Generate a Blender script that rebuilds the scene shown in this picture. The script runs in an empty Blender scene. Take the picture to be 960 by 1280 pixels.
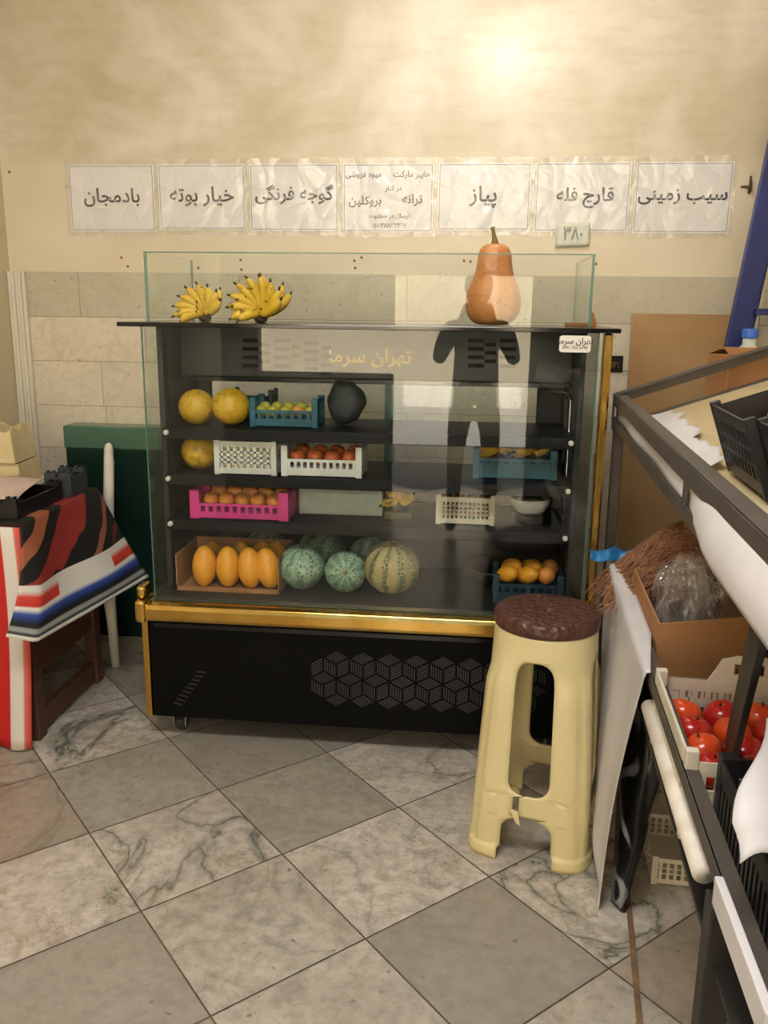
import bpy, bmesh, math, random
from math import sin, cos, pi, radians, sqrt, atan2
from mathutils import Vector, Matrix, noise as mnoise

random.seed(7)
SC = bpy.context.scene
COL = SC.collection

# ------------------------------------------------------------------ camera, world, sun, exposure
F_PX, PITCH, YAW, ROLL, CAM_H = 1080.1, .2325, -.1028, .0117, 1.5
_fw = Vector((sin(YAW)*cos(PITCH), cos(YAW)*cos(PITCH), -sin(PITCH)))
_rt = Vector((cos(YAW), -sin(YAW), 0))
_up = _rt.cross(_fw)
_r = _rt*cos(ROLL) + _up*sin(ROLL)
_u = _up*cos(ROLL) - _rt*sin(ROLL)
CAM = Vector((0, 0, CAM_H))
cd = bpy.data.cameras.new('camera'); cam = bpy.data.objects.new('camera', cd); COL.objects.link(cam)
cd.sensor_fit = 'VERTICAL'; cd.sensor_height = 36; cd.lens = F_PX/1280*36
cd.clip_start = .05
cam.matrix_world = Matrix(((_r.x, _u.x, -_fw.x, 0), (_r.y, _u.y, -_fw.y, 0), (_r.z, _u.z, -_fw.z, CAM_H), (0, 0, 0, 1)))
SC.camera = cam

def at(px, py, Y=None, Z=None, X=None):
    """point of the place seen at a photo pixel, on a plane of known depth / height / side"""
    d = _fw + _r*((px-480)/F_PX) - _u*((py-640)/F_PX)
    t = Y/d.y if Y is not None else ((Z-CAM_H)/d.z if Z is not None else X/d.x)
    return CAM + d*t

W = bpy.data.worlds.new('sky'); SC.world = W; W.use_nodes = True
wn = W.node_tree; wn.nodes.clear()
wo = wn.nodes.new('ShaderNodeOutputWorld'); wb = wn.nodes.new('ShaderNodeBackground')
sky = wn.nodes.new('ShaderNodeTexSky'); sky.sky_type = 'NISHITA'; sky.sun_disc = False
sky.sun_elevation = radians(58); sky.sun_rotation = radians(20)
wb.inputs['Strength'].default_value = .34
wn.links.new(sky.outputs[0], wb.inputs['Color']); wn.links.new(wb.outputs[0], wo.inputs['Surface'])

def add_light(name, kind, loc, rot=(0, 0, 0), energy=100, color=(1, 1, 1), **kw):
    ld = bpy.data.lights.new(name, kind); ld.energy = energy; ld.color = color
    for k, v in kw.items(): setattr(ld, k, v)
    o = bpy.data.objects.new(name, ld); o.location = loc; o.rotation_euler = rot; COL.objects.link(o)
    return o
# sun: high, from behind the shop, on the street outside
add_light('sun', 'SUN', (0, 4, 12), (radians(-35), radians(12), 0), 52.0, (1, .97, .93), angle=radians(.6))
# added fill in place of shopfront daylight (behind and above the camera)
add_light('front_fill_light', 'AREA', (-.15, -1.36, 2.52), (radians(68), 0, radians(180)), 165, (1, 1, .99), shape='RECTANGLE', size=3.5, size_y=.9)
# added fill light under the ceiling, unseen and without a fixture
add_light('ceiling_fill_light', 'AREA', (-.45, .7, 3.17), (0, 0, 0), 42, (1, .985, .955), shape='RECTANGLE', size=1.2, size_y=.6)

VS = SC.view_settings
VS.view_transform = 'Standard'; VS.look = 'None'; VS.gamma = 1; VS.use_curve_mapping = False
VS.exposure = 0.5
SC.cycles.transparent_max_bounces = 24
SC.cycles.max_bounces = 10
SC.cycles.caustics_reflective = False; SC.cycles.caustics_refractive = False
SC.cycles.sample_clamp_indirect = 4
SC.cycles.use_denoising = True

# ------------------------------------------------------------------ materials
def hx(h):
    h = h.lstrip('#'); c = [int(h[i:i+2], 16)/255 for i in (0, 2, 4)]
    return tuple(x/12.92 if x <= .04045 else ((x+.055)/1.055)**2.4 for x in c) + (1,)

class NT:
    def __init__(s, name):
        s.m = bpy.data.materials.new(name); s.m.use_nodes = True
        s.t = s.m.node_tree; s.t.nodes.clear()
        s.out = s.n('OutputMaterial'); s.b = s.n('BsdfPrincipled'); s.l(s.b, 0, s.out, 0)
    def n(s, kind, **kw):
        x = s.t.nodes.new('ShaderNode'+kind)
        for k, v in kw.items(): setattr(x, k, v)
        return x
    def l(s, a, ao, b, bi): s.t.links.new(a.outputs[ao], b.inputs[bi]); return b
    def val(s, x, i, v): x.inputs[i].default_value = v; return x
    def math(s, op, a, b=None, c=None):
        x = s.n('Math', operation=op)
        for i, v in enumerate((a, b, c)):
            if v is None: continue
            if isinstance(v, (int, float)): x.inputs[i].default_value = v
            else: s.t.links.new(v, x.inputs[i])
        return x.outputs[0]
    def mix(s, fac, a, b, mode='MIX'):
        x = s.n('Mix', data_type='RGBA', blend_type=mode)
        for i, v in ((0, fac), (6, a), (7, b)):
            if isinstance(v, (int, float, tuple)): x.inputs[i].default_value = v
            else: s.t.links.new(v, x.inputs[i])
        return x.outputs[2]
    def ramp(s, fac, stops, interp='LINEAR'):
        x = s.n('ValToRGB'); cr = x.color_ramp; cr.interpolation = interp
        while len(cr.elements) < len(stops): cr.elements.new(.5)
        for e, (p, c) in zip(cr.elements, stops):
            e.position = p; e.color = c if isinstance(c, tuple) else hx(c)
        s.t.links.new(fac, x.inputs[0]); return x.outputs[0]
    def coord(s, kind='Object', scale=(1, 1, 1)):
        tc = s.n('TexCoord'); mp = s.n('Mapping'); mp.inputs['Scale'].default_value = scale
        s.t.links.new(tc.outputs[kind], mp.inputs[0]); return mp.outputs[0]
    def noise(s, vec, scale, detail=4, rough=.55, dist=0):
        x = s.n('TexNoise'); x.inputs['Scale'].default_value = scale; x.inputs['Detail'].default_value = detail
        x.inputs['Roughness'].default_value = rough; x.inputs['Distortion'].default_value = dist
        s.t.links.new(vec, x.inputs['Vector']); return x.outputs[0]
    def base(s, c):
        if isinstance(c, tuple): s.b.inputs['Base Color'].default_value = c
        else: s.t.links.new(c, s.b.inputs['Base Color'])
    def bump(s, h, strength=.2, dist=.005):
        x = s.n('Bump'); x.inputs['Strength'].default_value = strength; x.inputs['Distance'].default_value = dist
        s.t.links.new(h, x.inputs['Height']); s.t.links.new(x.outputs[0], s.b.inputs['Normal'])
    def pr(s, rough=.5, metal=0, **kw):
        s.b.inputs['Roughness'].default_value = rough; s.b.inputs['Metallic'].default_value = metal
        for k, v in kw.items(): s.b.inputs[k.replace('_', ' ')].default_value = v
        return s

def plain(name, c, rough=.5, metal=0, c2=None, scale=8, bump=0, bscale=None, stretch=(1, 1, 1), lo=.35, hi=.65, **kw):
    t = NT(name).pr(rough, metal, **kw)
    v = t.coord('Object', stretch)
    nz = t.noise(v, scale)
    c2 = c2 or c
    t.base(t.ramp(nz, [(lo, c), (hi, c2)]))
    if bump:
        t.bump(t.noise(v, bscale or scale*4), bump, .004)
    return t.m

M = {}
M['black_metal'] = plain('black_metal', '#070707', .6, 0, '#0a0a0b', 5, Specular_IOR_Level=.1)
M['black_matte'] = plain('black_matte', '#15161a', .6, 0, '#1c1d20', 6)
M['shelf_black'] = plain('shelf_black', '#0d0e10', .5, 0, '#121315', 6, Specular_IOR_Level=.2)
M['black_gloss'] = plain('black_gloss', '#0a0a0b', .12, 0, '#101011', 5)
M['case_inside'] = plain('case_inside', '#17191a', .45, 0, '#1e2021', 4)
M['gold'] = plain('gold', '#e2bd6a', .2, 1, '#c99d47', 7, stretch=(1, 1, .4))
M['slot_grey'] = plain('slot_grey', '#2a2928', .5, 0, '#373533', 9)
M['slot_black'] = plain('slot_black', '#040404', .8)
M['gold_print'] = plain('gold_print', '#b08a2e', .4, .3, '#8f7020', 60)
M['white_plastic'] = plain('white_plastic', '#dedad0', .4, 0, '#d0ccc0', 6)
M['white_crate'] = plain('white_crate', '#d8d8d2', .45, 0, '#c6c7c2', 9)
M['cream_crate'] = plain('cream_crate', '#d9d2bf', .45, 0, '#c9c1ac', 7)
M['beige_plastic'] = plain('beige_plastic', '#cfbf94', .5, 0, '#bfae82', 7)
M['teal_crate'] = plain('teal_crate', '#1d5f72', .5, 0, '#174d5e', 9)
M['navy_crate'] = plain('navy_crate', '#163a4c', .5, 0, '#102d3c', 9)
M['pink_crate'] = plain('pink_crate', '#cf3487', .45, 0, '#b92a76', 9)
M['black_crate'] = plain('black_crate', '#121214', .42, 0, '#1a1a1c', 9)
M['foam'] = plain('foam', '#bfc7bf', .7, 0, '#b3bbb4', 30)
M['chrome'] = plain('chrome', '#b9bcbd', .25, 1)
M['wheel'] = plain('wheel', '#2a2a2c', .5)
M['card'] = plain('card', '#a9794d', .85, 0, '#97693f', 4, .1, 60, stretch=(1, 1, .3))
M['card_dark'] = plain('card_dark', '#8a5f3d', .85, 0, '#7a5233', 4, .1, 60)
M['card_sheet'] = plain('card_sheet', '#a98a63', .85, 0, '#97774f', 2.5, .1, 60)
M['wood_tan'] = plain('wood_tan', '#cdbb94', .6, 0, '#bfab80', 3, stretch=(6, 1, 1))
M['brown_wood'] = plain('brown_wood', '#5a3a28', .5, 0, '#492d1d', 6, stretch=(1, 1, 6))
M['stick'] = plain('stick', '#8a6a4c', .7, 0, '#6c5039', 20)
M['broom'] = plain('broom', '#b98a35', .5, 0, '#8f6322', 14, stretch=(1, 1, .2))
M['rack_paint'] = plain('rack_paint', '#463f39', .5, 0, '#534c45', 14, lo=.3, hi=.75)
M['rack_dark'] = plain('rack_dark', '#1e1b19', .5, 0, '#2a2622', 14)
M['paper'] = plain('paper', '#dad7d8', .75, 0, '#cfccce', 5, .25, 9)
M['white_sheet'] = plain('white_sheet', '#d6d2d3', .65, 0, '#c9c5c6', 4, .2, 8)
M['pink_paper'] = plain('pink_paper', '#d3beb2', .8, 0, '#c4ada1', 6, .2, 14)
M['roll'] = plain('roll', '#e0d8cc', .6, 0, '#b7a892', 9, lo=.45, hi=.8)
M['blue_film'] = plain('blue_film', '#2378b4', .35, 0, '#1b5f95', 12, .4, 30)
M['blue_paint'] = plain('blue_paint', '#1c2b72', .4, 0, '#16225c', 6)
M['blue_cap'] = plain('blue_cap', '#3f6fd0', .35)
M['alu'] = plain('alu', '#a9a49b', .4, .8)
M['stool_cream'] = plain('stool_cream', '#e0d2a0', .33, 0, '#d8c994', 5)
M['fibre'] = plain('fibre', '#a27452', .9, 0, '#7a5237', 18)
M['stem_dry'] = plain('stem_dry', '#8a7446', .8, 0, '#6b5730', 30)
M['stem_green'] = plain('stem_green', '#4c5a24', .7, 0, '#38451b', 30)
M['ink'] = plain('ink', '#0e0d0f', .6)
M['ink_faint'] = plain('ink_faint', '#8d9290', .7)
M['frame_ink'] = plain('frame_ink', '#5e6068', .6)
M['sign_paper'] = plain('sign_paper', '#eeeef0', .55, 0, '#e8e8ea', 3)
M['note_paper'] = plain('note_paper', '#d8dcd0', .7, 0, '#cfd3c6', 5)
M['label_white'] = plain('label_white', '#dcd8d4', .5)
M['dark_sack'] = plain('dark_sack', '#3b3f40', .6, 0, '#303435', 8, .3, 20)
M['white_bowl'] = plain('white_bowl', '#dcdcd6', .35)
M['produce_dark'] = plain('produce_dark', '#3a4026', .5, 0, '#55481f', 30)

def two_tone(name, a, b, c=None, rough=.45, scale=5, lo=.35, hi=.6, speck=None, bump=.05, sscale=60):
    t = NT(name).pr(rough); v = t.coord('Object')
    oi = t.n('ObjectInfo'); add = t.n('VectorMath', operation='ADD'); t.t.links.new(v, add.inputs[0])
    mul = t.n('VectorMath', operation='SCALE'); t.t.links.new(oi.outputs['Location'], mul.inputs[0]); mul.inputs['Scale'].default_value = 7.3
    t.t.links.new(mul.outputs[0], add.inputs[1]); v = add.outputs[0]
    stops = [(lo, a), (hi, b)] + ([(min(.95, hi+.12), c)] if c else [])
    col = t.ramp(t.noise(v, scale, 3), stops)
    if speck:
        sp = t.ramp(t.noise(v, sscale, 2), [(.6, (0, 0, 0, 1)), (.68, (1, 1, 1, 1))])
        col = t.mix(sp, col, hx(speck))
    t.base(col)
    if bump: t.bump(t.noise(v, sscale, 3), bump*4, .003)
    return t.m
M['mango'] = two_tone('mango', '#e59a22', '#eea732', '#d9862a', .42, 9, .4, .62, '#c98a2a', .02, 130)
M['peach'] = two_tone('peach', '#e09c3c', '#da7c3c', '#bd4a30', .5, 14, .38, .6, '#d9a050', .02, 150)
M['apple'] = two_tone('apple', '#b84a2e', '#c9703a', '#c08a45', .4, 13, .4, .62, '#d98a50', .02, 150)
M['pear'] = two_tone('pear', '#a8a238', '#c2b54a', '#c98a40', .45, 14, .4, .66, '#8a7f2d', .02, 150)
M['tomato'] = two_tone('tomato', '#cf3f1b', '#d4521f', '#d9702a', .2, 9, .4, .64, None, 0)
M['tomato_red'] = two_tone('tomato_red', '#a81c19', '#b3261b', '#c0361d', .2, 9, .4, .64, None, 0)
M['yellow_melon'] = two_tone('yellow_melon', '#b9911e', '#cfa62c', '#a9772a', .45, 11, .38, .6, '#8f7420', .08, 45)
M['banana'] = two_tone('banana', '#d2a92c', '#ddb93e', '#b98f26', .45, 12, .42, .64, '#6b4a1c', .01, 55)
M['banana_tip'] = plain('banana_tip', '#3d2a18', .7, 0, '#59401f', 40)
M['banana_crown'] = plain('banana_crown', '#4a3420', .8, 0, '#33241a', 40, .3, 60)
M['squash'] = two_tone('squash', '#c68a57', '#bc7c48', '#cf9865', .42, 7, .4, .62, '#ad6a3a', .05, 70)

def striped(name, a, b, c, n, netc, rough=.5, width=.35, netamt=.8):
    t = NT(name).pr(rough); v = t.coord('Object')
    sx = t.n('SeparateXYZ'); t.t.links.new(v, sx.inputs[0])
    ang = t.math('ARCTAN2', sx.outputs[1], sx.outputs[0])
    nz = t.noise(v, 34, 4)
    ang = t.math('ADD', ang, t.math('MULTIPLY', t.math('SUBTRACT', nz, .5), .3))
    st = t.math('SINE', t.math('MULTIPLY', ang, n))
    st = t.math('MULTIPLY_ADD', st, .5, .5)
    col = t.ramp(st, [(width-.12, a), (width+.12, b), (.95, c)])
    vo = t.n('TexVoronoi', feature='DISTANCE_TO_EDGE'); vo.inputs['Scale'].default_value = 70
    t.t.links.new(v, vo.inputs['Vector'])
    net = t.ramp(vo.outputs['Distance'], [(.05, (netamt,)*3+(1,)), (.16, (0, 0, 0, 1))])
    nz2 = t.ramp(t.noise(v, 18, 3), [(.42, (.25,)*3+(1,)), (.6, (1, 1, 1, 1))])
    col = t.mix(t.math('MULTIPLY', net, nz2), col, hx(netc))
    t.base(col); t.bump(net, .35, .003)
    return t.m
M['netted_green'] = striped('netted_green', '#557b62', '#6d8e76', '#86a18a', 10, '#b9c7ae', netamt=1.0)
M['netted_dark'] = striped('netted_dark', '#234433', '#3f6450', '#557a62', 10, '#7d9678')
M['cantaloupe'] = striped('cantaloupe', '#5b6238', '#958a5c', '#ab9a68', 10, '#bdb286', width=.25)

# brown seat top with an embossed swirl
t = NT('seat_brown').pr(.38); v = t.coord('Object')
t.base(t.ramp(t.noise(v, 30), [(.35, '#47281f'), (.65, '#5a362b')]))
vo = t.n('TexVoronoi'); vo.inputs['Scale'].default_value = 55; t.t.links.new(v, vo.inputs['Vector'])
t.bump(vo.outputs['Distance'], .9, .006); M['seat_brown'] = t.m

def glassy(name, tint, refl=1.0, rough=.0, ior=1.36, bump=None):
    t = NT(name); t.t.nodes.remove(t.b)
    tr = t.n('BsdfTransparent'); tr.inputs[0].default_value = tint
    gl = t.n('BsdfGlossy'); gl.inputs['Roughness'].default_value = rough; gl.inputs['Color'].default_value = (refl, refl, refl, 1)
    fr = t.n('Fresnel'); ge = t.n('NewGeometry')
    t.t.links.new(t.math('MULTIPLY_ADD', ge.outputs['Backfacing'], 1/ior-ior, ior), fr.inputs[0])
    mx = t.n('MixShader'); t.l(fr, 0, mx, 0); t.l(tr, 0, mx, 1); t.l(gl, 0, mx, 2); t.l(mx, 0, t.out, 0)
    return t.m
M['glass'] = glassy('clear_glass', (.965, .985, .975, 1))
t = NT('glass_edge').pr(.15); t.base(hx('#5f8f82')); t.b.inputs['Transmission Weight'].default_value = .35; M['glass_edge'] = t.m
M['green_glass'] = plain('green_glass', '#4a6b59', .25, 0, '#557765', 3)

def film(name, white, mixw, rough=.18, scale=9, strength=.9):
    """clear plastic film: mostly see-through, a little white haze, sharp crumpled gloss"""
    t = NT(name); t.t.nodes.remove(t.b); v = t.coord('Object')
    tr = t.n('BsdfTransparent'); df = t.n('BsdfDiffuse'); df.inputs[0].default_value = white
    gl = t.n('BsdfGlossy'); gl.inputs['Roughness'].default_value = rough
    nz = t.noise(v, scale, 3, .6, 1.2)
    vo = t.n('TexVoronoi', feature='DISTANCE_TO_EDGE'); vo.inputs['Scale'].default_value = scale*1.1
    dv = t.n('VectorMath', operation='ADD'); t.t.links.new(v, dv.inputs[0])
    nz3 = t.n('TexNoise'); nz3.inputs['Scale'].default_value = scale*.7; t.t.links.new(v, nz3.inputs['Vector'])
    sc = t.n('VectorMath', operation='SCALE'); sc.inputs['Scale'].default_value = .25; t.t.links.new(nz3.outputs['Color'], sc.inputs[0])
    t.t.links.new(sc.outputs[0], dv.inputs[1]); t.t.links.new(dv.outputs[0], vo.inputs['Vector'])
    bp = t.n('Bump'); bp.inputs['Strength'].default_value = strength; bp.inputs['Distance'].default_value = .02
    h = t.math('ADD', nz, t.math('MULTIPLY', vo.outputs['Distance'], 1.4))
    t.t.links.new(h, bp.inputs['Height']); t.l(bp, 0, gl, 'Normal')
    crease = t.ramp(vo.outputs['Distance'], [(.0, (1, 1, 1, 1)), (.035, (0, 0, 0, 1))])
    m1 = t.n('MixShader'); t.t.links.new(t.math('MULTIPLY_ADD', crease, .20, mixw), m1.inputs[0]); t.l(tr, 0, m1, 1); t.l(df, 0, m1, 2)
    m2 = t.n('MixShader'); m2.inputs[0].default_value = .085; t.l(m1, 0, m2, 1); t.l(gl, 0, m2, 2)
    t.l(m2, 0, t.out, 0); return t.m
M['sleeve'] = film('plastic_sleeve', hx('#f2f0ee'), .065, .25, 5, .6)
M['bag_film'] = film('bag_film', hx('#d8d2cc'), .10, .12, 6, .8)

# stone: colour per slab (colour attribute), veins per slab
def stone(name, rough, vein_a, vein_b, scale=1.0, bump=.05, amt=1.0):
    t = NT(name).pr(rough)
    tc = t.n('TexCoord'); at1 = t.n('Attribute'); at1.attribute_name = 'slab'; at2 = t.n('Attribute'); at2.attribute_name = 'seed'
    sv = t.n('VectorMath', operation='SCALE'); t.t.links.new(at2.outputs['Vector'], sv.inputs[0]); sv.inputs['Scale'].default_value = 37
    ad = t.n('VectorMath', operation='ADD'); t.t.links.new(tc.outputs['Object'], ad.inputs[0]); t.t.links.new(sv.outputs[0], ad.inputs[1])
    v = ad.outputs[0]
    sep = t.n('SeparateXYZ'); t.t.links.new(at2.outputs['Vector'], sep.inputs[0])
    cloud = t.noise(v, 5*scale, 5, .6)
    col = t.mix(t.ramp(cloud, [(.35, (0, 0, 0, 1)), (.7, (.62*amt,)*3+(1,))]), at1.outputs['Color'], hx('#958c7d'))
    fine = t.noise(v, 26*scale, 6, .7)
    col = t.mix(t.ramp(fine, [(.36, (.55*amt,)*3+(1,)), (.58, (0, 0, 0, 1))]), col, hx('#877f74'))
    # veins: thin bands of a distorted noise
    nv = t.noise(v, 1.7*scale, 6, .55, 1.3)
    d = t.math('ABSOLUTE', t.math('SUBTRACT', nv, .5))
    vein = t.ramp(d, [(0, (1, 1, 1, 1)), (.009, (.45,)*3+(1,)), (.045, (0, 0, 0, 1))])
    col = t.mix(t.math('MULTIPLY', vein, sep.outputs[2]), col, hx(vein_a))
    nv2 = t.noise(v, 3.4*scale, 7, .62, .8)
    d2 = t.math('ABSOLUTE', t.math('SUBTRACT', nv2, .5))
    vein2 = t.ramp(d2, [(0, (1, 1, 1, 1)), (.008, (.3,)*3+(1,)), (.02, (0, 0, 0, 1))])
    col = t.mix(t.math('MULTIPLY', t.math('MULTIPLY', vein2, .55), sep.outputs[2]), col, hx(vein_b))
    pit = t.ramp(t.noise(v, 42*scale, 2), [(.68, (0, 0, 0, 1)), (.74, (.7, .7, .7, 1))])
    col = t.mix(pit, col, hx('#6d645a'))
    t.base(col); t.bump(fine, bump, .002)
    return t.m
M['marble'] = stone('marble', .3, '#5f6258', '#8a7450')
M['wall_stone'] = stone('wall_stone', .4, '#a89c88', '#b0a48c', 1.3, .03, .3)
M['grout'] = plain('grout', '#786a56', .9, 0, '#5e5243', 30)

# plaster
t = NT('plaster').pr(.33); v = t.coord('Object', (1, 1, 1))
big = t.noise(v, 1.3, 5, .6, .4)
col = t.ramp(big, [(.30, '#b8ab92'), (.45, '#c6bca6'), (.56, '#d1c8b7'), (.70, '#dfdacf')])
v2 = t.coord('Object', (1, 1, 5)); streak = t.noise(v2, 5, 6, .65)
col = t.mix(t.ramp(streak, [(.45, (0, 0, 0, 1)), (.75, (.4,)*3+(1,))]), col, hx('#b1a283'))
pat = t.noise(v, 2.6, 3, .5, 1.0)
col = t.mix(t.ramp(pat, [(.48, (0, 0, 0, 1)), (.66, (.5,)*3+(1,))]), col, hx('#e2ddd2'))
sz = t.n('SeparateXYZ'); t.t.links.new(v, sz.inputs[0])
zone = t.n('MapRange'); zone.inputs[1].default_value = 2.06; zone.inputs[2].default_value = 2.14; t.t.links.new(sz.outputs[2], zone.inputs[0])
low = t.ramp(t.noise(v, 3, 4), [(.35, '#cfc4ae'), (.65, '#d6cdb9')])
col = t.mix(zone.outputs[0], low, col)
t.base(col); t.bump(t.noise(v, 14, 6, .65), .25, .006); M['plaster'] = t.m
M['ceiling_paint'] = plain('ceiling_paint', '#d8d2c4', .8, 0, '#cec7b7', 2)
M['wall_paint'] = plain('wall_paint', '#c9bda3', .6, 0, '#bfb294', 1.5)
M['white_trim'] = plain('white_trim', '#d5d1c4', .45, 0, '#c7c3b5', 3, stretch=(8, 8, .5))
M['dark_front'] = plain('dark_front', '#2b2926', .6, 0, '#35322e', 3)  # unseen front wall, coloured dark to cut haze in the case glass
M['asphalt'] = plain('asphalt', '#a39c92', .9, 0, '#8f887e', 3)
M['facade'] = plain('facade', '#d2c3a6', .8, 0, '#c2b192', 1)

# striped cloth (u along the edge, v from the table edge to the hem)
t = NT('patterned_cloth').pr(.75)
uv = t.n('UVMap'); s = t.n('SeparateXYZ'); t.t.links.new(uv.outputs[0], s.inputs[0]); U, V = s.outputs[0], s.outputs[1]
sw = t.math('ADD', t.math('MULTIPLY', U, .70), t.math('MULTIPLY', V, .66))
mp = t.n('Mapping'); mp.inputs['Scale'].default_value = (2.0, .8, 1); t.t.links.new(uv.outputs[0], mp.inputs[0])
wob = t.noise(mp.outputs[0], 1.8, 1)
sw = t.math('ADD', sw, t.math('MULTIPLY', t.math('SUBTRACT', wob, .5), .28))
top = t.ramp(sw, [(.0, '#0d0c0c'), (.10, '#9c5a3c'), (.24, '#0d0c0c'), (.38, '#8a2824'), (.58, '#0d0c0c'), (.76, '#8d553c'), (.83, '#0d0c0c'), (.93, '#5e1d1b'), (.97, '#0d0c0c')], 'CONSTANT')
rb = t.math('MULTIPLY', t.math('GREATER_THAN', t.math('ABSOLUTE', t.math('SUBTRACT', U, .55)), .22), 1.0)
band_red = t.ramp(V, [(.0, '#d2cec6'), (.57, '#d2cec6'), (.62, '#c8402f'), (.70, '#b92a22'), (.715, '#d6d2ca')])
band_wht = t.ramp(V, [(.0, '#d2cec6'), (.70, '#d2cec6'), (.715, '#d6d2ca')])
band = t.mix(rb, band_wht, band_red)
low = t.ramp(V, [(.73, '#d6d2ca'), (.77, '#2d4d9c'), (.81, '#1c2f6e'), (.85, '#0e0f16'), (.885, '#0d0d10'), (.90, '#8b908d'), (.93, '#8b908d'), (.945, '#26282a'), (.962, '#34363a'), (.97, '#d5d1c9')])
band = t.mix(t.math('GREATER_THAN', V, .73), band, low)
t.base(t.mix(t.math('GREATER_THAN', V, .52), top, band)); M['patterned'] = t.m
t = NT('red_cloth').pr(.75)
uv = t.n('UVMap'); s = t.n('SeparateXYZ'); t.t.links.new(uv.outputs[0], s.inputs[0])
t.base(t.ramp(s.outputs[0], [(0, '#c4211f'), (.88, '#c4211f'), (.885, '#d8d2ca'), (.955, '#d8d2ca'), (.965, '#c96a5c'), (1, '#c23a30')])); M['red_cloth'] = t.m
# black bag with faint white squiggles
t = NT('black_bag').pr(.35); v = t.coord('Object')
wv = t.n('TexWave'); wv.inputs['Scale'].default_value = 4; wv.inputs['Distortion'].default_value = 9; wv.inputs['Detail'].default_value = 1; t.t.links.new(v, wv.inputs['Vector'])
msk = t.ramp(t.noise(v, 6, 1), [(.48, (0, 0, 0, 1)), (.54, (1, 1, 1, 1))])
ln = t.ramp(wv.outputs['Fac'], [(.84, (0, 0, 0, 1)), (.92, (1, 1, 1, 1))])
t.base(t.mix(t.math('MULTIPLY', msk, ln), hx('#0c0c0e'), hx('#8e9294'))); t.bump(t.noise(v, 12, 3), .5, .02); M['black_bag'] = t.m

# ------------------------------------------------------------------ mesh builder
def chain(o):
    m = Matrix.Identity(4)
    while o is not None:
        m = o.matrix_basis @ m; o = o.parent
    return m

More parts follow.
